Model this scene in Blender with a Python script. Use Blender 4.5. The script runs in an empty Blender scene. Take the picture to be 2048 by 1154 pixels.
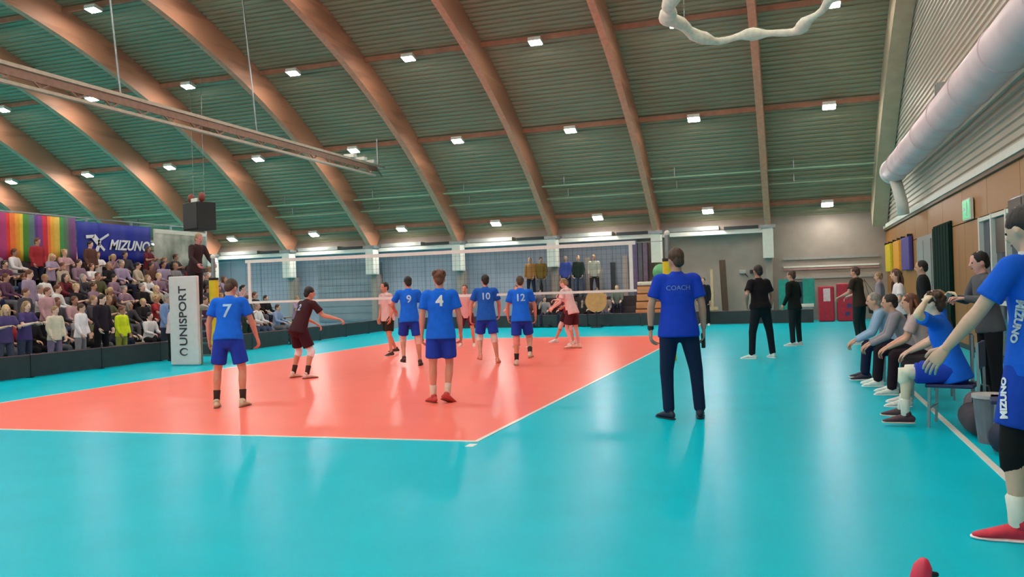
import bpy, bmesh, math, random
import numpy as np
from mathutils import Vector as V, Matrix, Euler
from mathutils.bvhtree import BVHTree

# ------------------------------------------------------------------ camera, world, exposure
S = bpy.context.scene
COL = S.collection
cam_data = bpy.data.cameras.new('camera'); cam = bpy.data.objects.new('camera', cam_data); COL.objects.link(cam)
YAW, PITCH, ROLL, FPX = -0.317558, 0.0022701, -0.0329148, 1711.986
CAM = V((12.0916, -8.1314, 1.5264))
fw = V((math.sin(YAW)*math.cos(PITCH), math.cos(YAW)*math.cos(PITCH), math.sin(PITCH)))
r0 = V((math.cos(YAW), -math.sin(YAW), 0)); u0 = r0.cross(fw)
rt = math.cos(ROLL)*r0 + math.sin(ROLL)*u0; up = rt.cross(fw)
cam.matrix_world = Matrix(((rt.x, up.x, -fw.x, CAM.x), (rt.y, up.y, -fw.y, CAM.y), (rt.z, up.z, -fw.z, CAM.z), (0, 0, 0, 1)))
cam_data.sensor_width = 36; cam_data.lens = FPX*36/2048
cam_data.clip_start = 0.05; cam_data.clip_end = 300
S.camera = cam
w = bpy.data.worlds.new('world'); S.world = w; w.use_nodes = True
w.node_tree.nodes['Background'].inputs[0].default_value = (0.6, 0.7, 0.8, 1)
w.node_tree.nodes['Background'].inputs[1].default_value = 0.3
S.view_settings.view_transform = 'Standard'; S.view_settings.look = 'None'; S.view_settings.gamma = 1
S.view_settings.exposure = 0.0; S.view_settings.use_curve_mapping = False
S.cycles.use_denoising = True
S.cycles.max_bounces = 8; S.cycles.diffuse_bounces = 4; S.cycles.glossy_bounces = 3
S.cycles.sample_clamp_indirect = 6.0
LAMP_POWER = 235.0
R = random.Random(7)

# ------------------------------------------------------------------ materials
def lin(c):
    return tuple(((x/255)/12.92 if x/255 <= 0.04045 else (((x/255)+0.055)/1.055)**2.4) for x in c)
MATS = {}
def mat(name, rgb, rough=0.7, noise=0.06, scale=8.0, metal=0.0, emit=0.0, spec=0.5, bump=0.0, alpha=1.0, kind='noise', stretch=(1, 1, 1), rgb2=None):
    if name in MATS: return MATS[name]
    m = bpy.data.materials.new(name); m.use_nodes = True
    nt = m.node_tree; b = nt.nodes['Principled BSDF']
    c = lin(rgb)
    b.inputs['Roughness'].default_value = rough; b.inputs['Metallic'].default_value = metal
    b.inputs['Specular IOR Level'].default_value = spec
    tc = nt.nodes.new('ShaderNodeTexCoord'); mp = nt.nodes.new('ShaderNodeMapping')
    mp.inputs['Scale'].default_value = stretch
    nt.links.new(tc.outputs['Object'], mp.inputs[0])
    if kind == 'noise':
        tx = nt.nodes.new('ShaderNodeTexNoise'); tx.inputs['Scale'].default_value = scale; tx.inputs['Detail'].default_value = 4
        fac = tx.outputs['Fac']
    else:
        tx = nt.nodes.new('ShaderNodeTexWave'); tx.inputs['Scale'].default_value = scale; tx.inputs['Distortion'].default_value = 4
        tx.inputs['Detail'].default_value = 3; fac = tx.outputs['Fac']
    nt.links.new(mp.outputs[0], tx.inputs['Vector'])
    cr = nt.nodes.new('ShaderNodeValToRGB')
    lo = tuple(x*(1-noise*2) for x in c); hi = tuple(min(1, x*(1+noise*2)) for x in c)
    if rgb2: hi = lin(rgb2)
    cr.color_ramp.elements[0].color = (*lo, 1); cr.color_ramp.elements[1].color = (*hi, 1)
    cr.color_ramp.elements[0].position = 0.3; cr.color_ramp.elements[1].position = 0.7
    nt.links.new(fac, cr.inputs[0]); nt.links.new(cr.outputs[0], b.inputs['Base Color'])
    if bump:
        bp = nt.nodes.new('ShaderNodeBump'); bp.inputs['Strength'].default_value = bump; bp.inputs['Distance'].default_value = 0.02
        nt.links.new(fac, bp.inputs['Height']); nt.links.new(bp.outputs[0], b.inputs['Normal'])
    if emit:
        b.inputs['Emission Color'].default_value = (*c, 1); b.inputs['Emission Strength'].default_value = emit
    if alpha < 1: b.inputs['Alpha'].default_value = alpha
    MATS[name] = m
    return m
def cloth(rgb): return mat('cloth_%02x%02x%02x' % rgb, rgb, 0.85, 0.035, 14, bump=0.2, spec=0.25)

TEAL = mat('teal_floor', (0, 188, 210), 0.30, 0.02, 1.5, spec=0.03)
SALMON = mat('salmon_floor', (255, 120, 106), 0.30, 0.02, 1.5, spec=0.06)
LINE = mat('line_paint', (235, 232, 225), 0.3, 0.02)
ROOF = mat('green_roof', (152, 148, 122), 0.6, 0.05, 0.35, rgb2=(158, 156, 132))
WOOD = mat('glulam_wood', (164, 114, 88), 0.6, 0.08, 2.5, kind='wave', stretch=(1, .15, 1))
WOODPALE = mat('pale_painted_wood', (190, 176, 150), 0.6, 0.05, 3)
WHITE = mat('white_paint', (225, 224, 215), 0.6, 0.02)
CREAM = mat('cream_wall', (156, 144, 136), 0.7, 0.04, 2)
BLUEGREY = mat('bluegrey_wall', (148, 156, 172), 0.7, 0.04, 1.2)
BLUEDARK = mat('bluegrey_shutter', (122, 134, 144), 0.6, 0.04, 2)
SIDING = mat('siding_metal', (190, 182, 166), 0.5, 0.03, 1.0)
DUCT = mat('duct_metal', (226, 204, 210), 0.5, 0.05, 1.5, metal=0.0)
PLY = mat('orange_plywood', (154, 104, 50), 0.5, 0.07, 2.0, kind='wave', stretch=(1, 1, .2))
GREYP = mat('grey_panel', (150, 152, 150), 0.6, 0.04)
DGREEN = mat('dark_green_door', (12, 40, 34), 0.85, 0.08, spec=0.1)
DARK = mat('dark_board', (38, 46, 50), 0.5, 0.12, 3)
BLACK = mat('black_plastic', (22, 22, 25), 0.5, 0.1)
STEEL = mat('steel', (150, 155, 158), 0.35, 0.05, metal=0.7)
PURLIN = mat('red_brown_purlin', (160, 108, 84), 0.6, 0.08, 4)
PIPE = mat('pale_green_pipe', (150, 172, 142), 0.5, 0.04)
TRUSSM = mat('truss_brown', (134, 104, 88), 0.6, 0.08)
TRUSSL = mat('truss_light', (176, 166, 148), 0.5, 0.06)
LAMP = mat('lamp_light', (255, 250, 232), 0.5, 0.0, emit=LAMP_POWER)
MATS['lamp_light'].node_tree.nodes['Principled BSDF'].inputs['Emission Color'].default_value = (1.0, 0.94, 0.84, 1)
YELLOW = mat('yellow_pad', (214, 190, 34), 0.5, 0.05)
RED = mat('red_pad', (176, 30, 56), 0.5, 0.08)
PURPLE = mat('purple_mat', (74, 60, 140), 0.6, 0.05)
ORANGEM = mat('orange_mat', (236, 160, 40), 0.6, 0.05)
TEALP = mat('teal_panel', (24, 150, 138), 0.5, 0.06)
PADW = mat('white_pad', (214, 208, 208), 0.5, 0.02)
INK = mat('dark_lettering', (50, 50, 62), 0.6, 0.03)
WINK = mat('white_lettering', (225, 230, 238), 0.6, 0.02)
NAVY = mat('navy_banner', (22, 40, 150), 0.6, 0.06, 2)
NETC = mat('net_cord', (40, 44, 48), 0.8, 0.05)
TAPE = mat('net_tape', (232, 232, 228), 0.6, 0.02)

# ------------------------------------------------------------------ basic builders
class MB:
    def __init__(s): s.v = []; s.f = []; s.mi = []; s.cur = 0
    def box(s, x0, x1, y0, y1, z0, z1):
        n = len(s.v)
        s.v += [(x, y, z) for x in (x0, x1) for y in (y0, y1) for z in (z0, z1)]
        for q in ((0, 1, 3, 2), (4, 6, 7, 5), (0, 4, 5, 1), (2, 3, 7, 6), (0, 2, 6, 4), (1, 5, 7, 3)):
            s.f.append([n+i for i in q]); s.mi.append(s.cur)
        return s
    def bar(s, a, b, w, h=None):
        a, b = V(a), V(b); h = h or w; d = (b-a).normalized()
        x = d.cross(V((0, 0, 1)));
        if x.length < 1e-3: x = V((1, 0, 0))
        x.normalize(); y = d.cross(x).normalized(); n = len(s.v)
        for p in (a, b):
            for i, j in ((-1, -1), (1, -1), (1, 1), (-1, 1)): s.v.append(tuple(p + x*i*w/2 + y*j*h/2))
        for i in range(4):
            j = (i+1) % 4; s.f.append([n+i, n+j, n+4+j, n+4+i]); s.mi.append(s.cur)
        s.f.append([n+3, n+2, n+1, n]); s.f.append([n+4, n+5, n+6, n+7]); s.mi += [s.cur]*2
        return s
    def tube(s, pts, rad, seg=10, right=(1, 0, 0), caps=True, closed=False):
        """loft through pts; rad: per point r or (rx, ry) with rx along right; ends rounded"""
        P = [V(p) for p in pts]; rr = [(r, r) if not isinstance(r, (tuple, list)) else tuple(r) for r in (rad if isinstance(rad, (list, tuple)) and len(rad) == len(P) else [rad]*len(P))]
        if caps == 'end' and not closed:
            d1 = (P[-1]-P[-2]).normalized(); b = rr[-1]; cb = min(b)*.55
            P = P + [P[-1]+d1*cb]; rr = rr + [(b[0]*.6, b[1]*.6)]
        elif caps and not closed:
            d0 = (P[0]-P[1]).normalized(); d1 = (P[-1]-P[-2]).normalized()
            a, b = rr[0], rr[-1]; ca, cb = min(a)*.55, min(b)*.55
            P = [P[0]+d0*ca] + P + [P[-1]+d1*cb]
            rr = [(a[0]*.6, a[1]*.6)] + rr + [(b[0]*.6, b[1]*.6)]
        n0 = len(s.v); N = len(P); R0 = V(right)
        for i, p in enumerate(P):
            if closed: t = (P[(i+1) % N]-P[i-1]).normalized()
            else: t = (P[min(i+1, N-1)]-P[max(i-1, 0)]).normalized()
            x = R0 - t*R0.dot(t)
            if x.length < .15: x = V((0, 1, 0)) - t*t.y
            if x.length < .15: x = V((0, 0, 1)) - t*t.z
            x.normalize(); y = t.cross(x)
            for k in range(seg):
                a = 2*math.pi*k/seg
                s.v.append(tuple(p + x*math.cos(a)*rr[i][0] + y*math.sin(a)*rr[i][1]))
        for i in range(N if closed else N-1):
            for k in range(seg):
                a = n0+i*seg+k; b = n0+i*seg+(k+1) % seg; j = (i+1) % N
                s.f.append([a, b, n0+j*seg+(k+1) % seg, n0+j*seg+k]); s.mi.append(s.cur)
        if not closed:
            s.f.append([n0+k for k in reversed(range(seg))]); s.f.append([n0+(N-1)*seg+k for k in range(seg)]); s.mi += [s.cur]*2
        return s
    def ball(s, c, r, seg=10, rot=None):
        r = (r, r, r) if not isinstance(r, (tuple, list)) else r
        M = rot or Matrix.Identity(3)
        rings = seg//2; n0 = len(s.v); c = V(c)
        s.v.append(tuple(c + M @ V((0, 0, -r[2]))))
        for i in range(1, rings):
            ph = math.pi*i/rings
            for k in range(seg):
                a = 2*math.pi*k/seg
                s.v.append(tuple(c + M @ V((r[0]*math.sin(ph)*math.cos(a), r[1]*math.sin(ph)*math.sin(a), -r[2]*math.cos(ph)))))
        s.v.append(tuple(c + M @ V((0, 0, r[2]))))
        e = len(s.v)-1
        for k in range(seg):
            s.f.append([n0, n0+1+(k+1) % seg, n0+1+k]); s.mi.append(s.cur)
            s.f.append([e, e-seg+k, e-seg+(k+1) % seg]); s.mi.append(s.cur)
        for i in range(rings-2):
            for k in range(seg):
                a = n0+1+i*seg
                s.f.append([a+k, a+(k+1) % seg, a+seg+(k+1) % seg, a+seg+k]); s.mi.append(s.cur)
        return s
    def mesh(s, name, mats, smooth=False):
        me = bpy.data.meshes.new(name); me.from_pydata(s.v, [], s.f)
        for m in (mats if isinstance(mats, (list, tuple)) else [mats]): me.materials.append(m)
        if len(set(s.mi)) > 1: me.polygons.foreach_set('material_index', s.mi)
        if smooth: me.polygons.foreach_set('use_smooth', [True]*len(s.f))
        me.update(); return me
    def build(s, name, mats, parent=None, smooth=False, bevel=0, loc=None, **props):
        o = bpy.data.objects.new(name, s.mesh(name, mats, smooth)); COL.objects.link(o)
        if parent: o.parent = parent
        if loc: o.location = loc
        if bevel:
            b = o.modifiers.new('bevel', 'BEVEL'); b.width = bevel; b.segments = 2; b.limit_method = 'ANGLE'
        for k, val in props.items(): o[k] = val
        return o
def empty(name, loc=(0, 0, 0), yaw=0, **props):
    o = bpy.data.objects.new(name, None); COL.objects.link(o); o.location = loc; o.rotation_euler = (0, 0, yaw)
    o.empty_display_size = 0.1
    for k, val in props.items(): o[k] = val
    return o
def tag(o, label, cat, group=None):
    o['label'] = label; o['category'] = cat
    if group: o['group'] = group
    return o
def struct(o): o['kind'] = 'structure'; return o
FONTQ = []
def text(name, body, size, m, parent, M, shear=0, extrude=0.004, **kw):
    cu = bpy.data.curves.new(name, 'FONT'); cu.body = body; cu.size = size; cu.extrude = extrude
    cu.align_x = 'CENTER'; cu.align_y = 'CENTER'; cu.shear = shear; cu.offset = kw.get('bold', 0.0)
    cu.resolution_u = 3
    if 'spacing' in kw: cu.space_character = kw['spacing']
    o = bpy.data.objects.new(name, cu); COL.objects.link(o); cu.materials.append(m)
    if parent: o.parent = parent
    o.matrix_local = M
    FONTQ.append((o, kw.get('target'), kw.get('axis'), M.copy()))
    return o

# ------------------------------------------------------------------ hall geometry
YC, ZC, RAD = 4.946, -21.724, 32.975
ROFF = 0.95
XR, XL, YF, YB = 15.5, -32.0, 27.0, -17.1
def arcz(y, off=0.0): return ZC + math.sqrt((RAD+off)**2 - (y-YC)**2)
def arcp(y_on_arc_angle, off): return (YC + (RAD+off)*math.sin(y_on_arc_angle), ZC + (RAD+off)*math.cos(y_on_arc_angle))
WALLTOP = arcz(YF, ROFF)

# floor
m = MB().box(XL, XR+.3, YB, YF+.2, -0.2, 0.0); struct(m.build('floor', TEAL))
m = MB().box(0.05, 8.95, 0.05, 17.95, 0.0, 0.004); struct(m.build('floor_court', SALMON))
for i, b in enumerate([(0, 9, 0, .05), (0, 9, 17.95, 18), (0, .05, .05, 17.95), (8.95, 9, .05, 17.95)]):
    m = MB().box(b[0], b[1], b[2], b[3], 0, 0.0055); struct(m.build('trim_%d' % (i+1), LINE))
m = MB().box(13.53, 13.59, -3, 4.5, 0, 0.004); struct(m.build('trim_5', LINE))
m = MB().box(8.96, 9.04, -.26, -.12, 0, 0.004); struct(m.build('trim_6', LINE))

# roof: corrugated sheets curved over the hall, ribs run along X
def roof():
    v = []; f = []
    a0 = math.asin((YB-.1-YC)/(RAD+ROFF)); a1 = math.asin((YF+.15-YC)/(RAD+ROFF))
    L = (a1-a0)*(RAD+ROFF); pit = 0.21; n = int(L/pit); prof = []
    for i in range(n):
        for t, h in ((0, 0), (.45, 0), (.55, .045), (.95, .045)):
            prof.append((a0 + (i+t)*pit/(RAD+ROFF), h))
    for a, h in prof:
        y = YC+(RAD+ROFF+h)*math.sin(a); z = ZC+(RAD+ROFF+h)*math.cos(a)
        v += [(XL, y, z), (XR+.1, y, z)]
    for i in range(len(prof)-1): f.append([2*i, 2*i+1, 2*i+3, 2*i+2])
    n0 = len(v)
    for a in (a0 + (a1-a0)*k/40 for k in range(41)):
        y = YC+(RAD+ROFF+.25)*math.sin(a); z = ZC+(RAD+ROFF+.25)*math.cos(a); v += [(XL, y, z), (XR+.1, y, z)]
    for i in range(40): f.append([n0+2*i+2, n0+2*i+3, n0+2*i+1, n0+2*i])
    me = bpy.data.meshes.new('ceiling'); me.from_pydata(v, [], f); me.materials.append(ROOF); me.update()
    o = bpy.data.objects.new('ceiling', me); COL.objects.link(o); struct(o)
roof()
# glulam arches
BX = [11.22, 6.95, 2.65, -1.58, -5.72, -10.0, -14.25, -18.5, -22.75, -27.0, -31.2]
def beam(x, m_, wd=.22):
    b = MB(); a0 = math.asin((-16.3-YC)/RAD); a1 = math.asin((26.25-YC)/RAD); N = 64; v = []; f = []
    for i in range(N+1):
        a = a0+(a1-a0)*i/N
        for off, xx in ((0, x-wd/2), (0, x+wd/2), (ROFF+.02, x+wd/2), (ROFF+.02, x-wd/2)):
            v.append((xx, YC+(RAD+off)*math.sin(a), ZC+(RAD+off)*math.cos(a)))
    for i in range(N):
        for k in range(4): f.append([4*i+k, 4*i+(k+1) % 4, 4*i+4+(k+1) % 4, 4*i+4+k])
    f.append([3, 2, 1, 0]); f.append([4*N, 4*N+1, 4*N+2, 4*N+3])
    b.v = v; b.f = f; b.mi = [1 if (i < 4*N and i % 4 == 0) else 0 for i in range(len(f))]  # underside faces take a paler colour: floor bounce light painted into the wood
    o = struct(b.build('beam', [m_, mat('underside_bounce_tint', (228, 158, 128), .6, .05) if m_ is WOOD else m_])); return o
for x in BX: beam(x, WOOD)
beam(15.2, WOODPALE, .5)
# walls
def wall_end(name, y0, y1, sgn):
    top = WALLTOP
    b = MB(); b.box(XL, XR+.2, y0, y1, 0, top+.3)
    return struct(b.build(name, CREAM))
wf = wall_end('wall_far', YF, YF+.2, 1)
wall_end('wall_behind', YB-.2, YB, -1)
b = MB().box(-31.9, 6.05, YF-.06, YF+.02, 0, 3.5); struct(b.build('wall_far_cladding', BLUEGREY))
# vertical joint battens on the cladding
for k in range(22):
    x = 5.0-1.7*k
    struct(MB().box(x-.012, x+.012, YF-.075, YF-.06, 0.0, 3.5).build('trim_7', BLUEDARK))
dw = struct(MB().box(-8.9, -5.6, YF-.12, YF-.05, .35, 3.0).build('door_1', BLUEDARK))
for k in range(8): MB().box(-8.86, -5.64, YF-.14, YF-.115, .42+.32*k, .70+.32*k).build('slat', BLUEDARK, dw)
# left wall
b = MB(); b.box(XL-.2, XL, YB, YF, 0, 12.5); struct(b.build('wall_left', CREAM))
# eave ledge (white), slotted, columns under the arches
b = MB().box(XL, 11.3, 26.45, 27.0, 3.46, 3.62); struct(b.build('trim_8', WHITE))
for i in range(len(BX)-1):
    x0, x1 = BX[i+1]+.35, BX[i]-.35
    struct(MB().box(x1-1.3, x1, 26.40, 26.52, 3.63, 3.75).build('trim_9', DARK))
    struct(MB().box(x0, x1-1.5, 26.44, 26.95, 3.64, 3.80).build('trim_10', GREYP))
for x in BX:
    c = struct(MB().box(x-.19, x+.19, 25.95, 26.5, 2.45, 3.6).build('column', WHITE))
    MB().box(x-.28, x+.28, 25.9, 26.6, 3.6, 3.72).build('bearing_plate', STEEL, c)
    MB().box(x-.12, x+.12, 26.3, 27.0, 0, 2.45).build('pilaster', CREAM, c)
# handrail bands on the right-hand white bay
for z, mm in ((2.35, GREYP), (1.95, mat('rose_band', (168, 130, 128), .6)), (1.6, GREYP), (2.02, WHITE)):
    struct(MB().box(11.75, 15.2, YF-.05, YF, z, z+.09).build('trim_11', mm))

# right gable wall: metal siding above, plywood below
def siding():
    v = []; f = []; z = 3.55; pr = []
    while z < 11.9:
        for t, h in ((0, 0), (.5, 0), (.62, .04), (.9, .04)): pr.append((z+t*.15, h))
        z += .15
    for zz, h in pr: v += [(XR-h, YB, zz), (XR-h, YF, zz)]
    for i in range(len(pr)-1): f.append([2*i, 2*i+2, 2*i+3, 2*i+1])
    me = bpy.data.meshes.new('wall_right_siding'); me.from_pydata(v, [], f); me.materials.append(SIDING)
    o = bpy.data.objects.new('wall_right_siding', me); COL.objects.link(o); struct(o)
siding()
struct(MB().box(XR+.06, XR+.3, YB, YF, 0, 12.4).build('wall_right', GREYP))
struct(MB().box(XR-.12, XR+.06, YB, YF, 3.38, 3.52).build('trim_12', WHITE))
struct(MB().box(XR-.09, XR+.06, YB, YF, 3.30, 3.38).build('trim_13', mat('trim_brown', (120, 96, 78), .6)))
wr = empty('wall_right_plywood', (0, 0, 0), kind='structure')
y = YB
while y < YF-.1:
    y1 = min(y+2.4, YF)
    MB().box(XR-.03, XR+.06, y+.01, y1-.01, 2.62, 3.29).build('panel', PLY, wr)
    y = y1
y = -17.1
openings = [(2.0, 5.9), (6.6, 9.9), (12.9, 15.3), (15.6, 18.4)]
def solid(y0, y1):
    y = y0
    while y < y1-.05:
        e = min(y+1.6, y1)
        if e > y+.05: MB().box(XR-.03, XR+.06, y+.008, e-.008, 0.1, 2.60).build('panel', PLY, wr)
        y = e
solid(-17.1, 2.0); solid(5.9, 6.6); solid(9.9, 12.9); solid(18.4, 27.0); solid(15.3, 15.6)
struct(MB().box(XR-.05, XR+.02, YB, YF, 0, .1).build('baseboard_right', DARK))
# dark green folding door, grey door, glazed doorway, dark window
d = struct(MB().box(XR-.08, XR+.03, 12.9, 15.3, 0, 2.75).build('door_2', DGREEN))
for k in range(6): MB().box(XR-.11, XR-.08, 12.95+.39*k, 13.28+.39*k, .05, 2.7).build('leaf', DGREEN, d)
MB().box(XR-.16, XR-.11, 14.0, 14.05, 1.0, 1.2).build('handle', STEEL, d)
d = struct(MB().box(XR-.06, XR+.03, 15.65, 18.35, 0, 2.62).build('door_3', GREYP))
for a in (15.75, 17.05): MB().box(XR-.09, XR-.06, a, a+1.2, .1, 2.5).build('leaf', GREYP, d)
MB().box(XR-.13, XR-.09, 16.9, 16.94, .95, 1.2).build('handle', STEEL, d)
GLASS = mat('tinted_glass', (52, 56, 84), 0.12, 0.05, 2)
d = struct(MB().box(XR+.0, XR+.05, 6.6, 9.9, 0, 2.6).build('window_1', GLASS))
for yy in (6.6, 7.7, 8.8, 9.82): MB().box(XR-.08, XR+.02, yy, yy+.09, 0, 2.6).build('frame_post', WHITE, d)
for zz in (1.0, 2.52): MB().box(XR-.07, XR+.02, 6.6, 9.9, zz, zz+.07).build('frame_rail', WHITE, d)
MB().box(XR-.02, XR+.01, 7.8, 8.75, 1.9, 2.5).build('pane', mat('brown_glass', (66, 44, 40), .3), d)
d = struct(MB().box(XR+.0, XR+.05, 2.0, 5.9, 0, 2.6).build('window_2', mat('pale_glass', (150, 140, 122), .4, .1, 1.5)))
for yy in (2.0, 3.9, 5.82): MB().box(XR-.08, XR+.02, yy, yy+.09, 0, 2.6).build('frame_post', mat('brown_frame', (60, 42, 34), .5), d)
for zz in (1.0, 2.2): MB().box(XR-.07, XR+.02, 2.0, 5.9, zz, zz+.06).build('frame_rail', MATS['brown_frame'], d)
t = tag(empty('wall_cabinet', (XR-.1, 5.0, 2.2)), 'dark brown box hung high on the plywood wall above the bench', 'cabinet')
MB().box(-.3, .05, -.7, .9, -.02, .42).build('body', MATS['brown_glass'], t, bevel=.01)
MB().box(-.33, -.3, -.66, .08, .02, .38).build('door', MATS['brown_frame'], t); MB().box(-.33, -.3, .12, .86, .02, .38).build('door', MATS['brown_frame'], t)
# exit sign
t = tag(empty('exit_sign', (XR-.05, 10.4, 2.62)), 'green lit exit sign flat on the plywood wall above the green door side', 'sign')
MB().box(-.06, .0, 0, .80, 0, .42).build('body', WHITE, t, bevel=.01)
EX = mat('exit_green', (60, 170, 110), .4, 0.02, emit=.8)
MB().box(-.068, -.06, .03, .77, .03, .39).build('lit_face', EX, t)
pm = MB(); pq = lambda y_, z_: (-.072, y_, z_)
pm.ball(pq(.3, .33), (.006, .028, .028), 8).bar(pq(.3, .29), pq(.32, .19), .006, .05).bar(pq(.32, .19), pq(.26, .08), .006, .03).bar(pq(.32, .19), pq(.40, .10), .006, .03).bar(pq(.3, .26), pq(.22, .22), .006, .02).bar(pq(.5, .22), pq(.70, .22), .006, .04)
pm.build('running_figure', WINK, t)
# coloured wall mats at the far end of the plywood wall
for (ya, yb, mm, lab) in ((24.7, 26.2, YELLOW, 'yellow padded mat hung on the plywood wall by the far corner'),
                          (22.0, 23.6, ORANGEM, 'orange padded mat hung between the yellow and purple ones'),
                          (19.4, 21.3, PURPLE, 'purple padded mat hung on the plywood wall beside the grey door')):
    t = tag(empty('wall_mat', (XR-.04, ya, 1.75)), lab, 'mat', 'padded mats hung on the plywood wall')
    MB().box(-.12, 0, 0, yb-ya, .0, 1.0).build('pad', mm, t, bevel=.03)
    MB().box(-.14, 0, .1, .2, .98, 1.06).build('strap', BLACK, t); MB().box(-.14, 0, yb-ya-.2, yb-ya-.1, .98, 1.06).build('strap', BLACK, t)

# ventilation duct along the right wall
t = tag(empty('ventilation_duct', (14.95, -16.5, 4.62)), 'long round grey ventilation duct running along the metal gable wall', 'duct')
def ductpart():
    L = 35.4; rr = .345
    b = MB(); pts = [(0, i*L/20, 0) for i in range(21)]
    b.tube(pts, rr, 28, caps=False); b.build('pipe', DUCT, t, smooth=True)
    for i in range(1, 15):
        MB().tube([(0, i*2.4-.03, 0), (0, i*2.4+.03, 0)], rr+.018, 28, caps=False).build('joint_band', DUCT, t)
    MB().tube([(0, L-.02, 0), (0, L+.14, 0), (0, L+.26, 0)], [rr+.03, rr+.02, rr*.7], 28, caps=True).build('end_cap', WHITE, t, smooth=True)
    for i in range(8):
        MB().bar((0, 2+i*4.6, rr), (.5, 2+i*4.6, rr+.1), .03).build('bracket', STEEL, t)
    MB().tube([(0, L-.3, -.25), (.15, L-.3, -.9), (.2, L-.3, -1.3)], .16, 16, caps=False).build('down_pipe', WHITE, t, smooth=True)
ductpart()
for (yy, lab) in ((12.2, 'small grey box speaker on the gable wall above the duct'),):
    t = tag(empty('wall_speaker', (15.3, yy, 5.35)), lab, 'speaker')
    MB().box(-.18, .15, -.12, .12, -.02, .32).build('body', GREYP, t, bevel=.02); MB().bar((.0, 0, .15), (.2, 0, .15), .04).build('bracket', STEEL, t)
    MB().box(-.19, -.18, -.09, .09, .02, .28).build('grille', BLACK, t)

# purlins and pipes
ROWS = [26.25, 22.1, 17.9, 13.5, 9.2, 4.95, .7, -3.6, -8.0, -12.2, -15.8]
def ang(y): return math.asin((y-YC)/(RAD+.8))
for y in ROWS:
    y2, z2 = arcp(ang(y), .80)
    o = struct(MB().bar((XL, y2+.05, z2+.03), (XR, y2+.05, z2+.03), .10, .16).build('beam_purlin', PURLIN))
for y in (24.5, 25.1):
    y2, z2 = arcp(ang(y), .62); y2 = y
    z2 = arcz(y, .62)
    t = tag(empty('ceiling_pipe', (0, y2, z2)), 'pale green pipe slung under the far roof slope, ' + ('upper of the two' if y < 24.8 else 'lower of the two'), 'pipe')
    MB().tube([(XL+.1, 0, 0), (XR-.1, 0, 0)], .035, 8, right=(0, 1, 0), caps=False).build('pipe', PIPE, t)
    for x in BX[:8]: MB().box(x+1.0, x+1.03, -.02, .02, .0, .36).build('hanger', STEEL, t)
# lamps
ordn = ['first', 'second', 'third', 'fourth', 'fifth', 'sixth', 'seventh', 'eighth', 'ninth', 'tenth', 'eleventh']
HOUS = MB().box(-.21, .21, -.17, .17, -.02, .10).mesh('lamp_housing', WHITE)
DIFF = MB().box(-.18, .18, -.14, .14, -.035, -.021).mesh('lamp_diffuser', LAMP)
STUB = MB().box(-.02, .02, -.02, .02, .10, .2).mesh('lamp_stem', STEEL)
for ri, y in enumerate(ROWS):
    for k in range(11):
        x = 13.4-4.4*k
        if x < XL+.5: continue
        y2, z2 = arcp(ang(y), .66)
        t = tag(empty('ceiling_lamp', (x, y2, z2)), 'box lamp in %s row up from the far eave, %s bay from duct wall' % (ordn[ri], ordn[k]), 'lamp', 'box lamps under the curved roof')
        t.rotation_euler = (-ang(y)*.6, 0, 0)
        for nm, me in (('housing', HOUS), ('diffuser', DIFF), ('stem', STUB)):
            o = bpy.data.objects.new(nm, me); COL.objects.link(o); o.parent = t
# curtain truss running lengthwise under the roof
tx, tz = -3.1, 6.34
t = tag(empty('ceiling_truss', (tx, 0, tz)), 'long brown lattice rail truss slung lengthwise under the arches', 'truss')
MB().box(-.06, .06, -16, 22.4, .14, .22).build('top_chord', TRUSSL, t); MB().box(-.06, .06, -16, 21.6, -.24, -.17).build('bottom_chord', TRUSSL, t)
for i in range(38):
    y = -15.8+i; MB().bar((0, y, -.17), (0, y+.5, .15), .05, .03).bar((0, y+.5, .15), (0, y+1, -.17), .05, .03).build('brace', TRUSSM, t)
MB().box(-.03, .03, -16, 21.8, -.05, .12).build('cable_tray', TRUSSM, t)
for k, y in enumerate((19.6, 20.4, 21.2)): MB().box(-.2, .2, y, y+.25, .22, .34).build('bracket', WHITE, t)
for y in (-10, -4, 2, 8.5, 14): MB().bar((0, y, .2), (0, y-.6, arcz(y-.6, .9)-tz), .03).build('hanging_cable', STEEL, t)
MB().bar((0, 21.9, .18), (0, 21.9, arcz(21.9, .9)-tz), .05).build('hanging_cable', STEEL, t)

# hanging loudspeaker cluster above the stand
t = tag(empty('speaker_cluster', (-7.3, 16.6, 3.95)), 'big black loudspeaker box hung from the roof above the grandstand', 'speaker')
t.rotation_euler = (0, 0, -.35)
MB().box(-.46, .46, -.35, .35, 0, .95).build('cabinet', BLACK, t, bevel=.02)
MB().box(-.42, .42, -.37, -.35, .05, .9).build('grille', mat('grille_grey', (48, 50, 52), .6, .1, 40), t)
for x in (-.33, .33):
    MB().ball((x, -.1, 1.12), (.12, .12, .17), 10).build('red_lamp', mat('dull_red', (130, 52, 44), .5), t, smooth=True)
    MB().bar((x, 0, .95), (x, 0, 5.4), .015).build('hanging_cable', STEEL, t)
MB().box(-.2, .2, -.2, .1, .95, 1.1).build('white_projector', WHITE, t, bevel=.02)
MB().ball((-.55, -.1, .9), .07, 10).build('white_projector_ball', WHITE, t, smooth=True)

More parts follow.
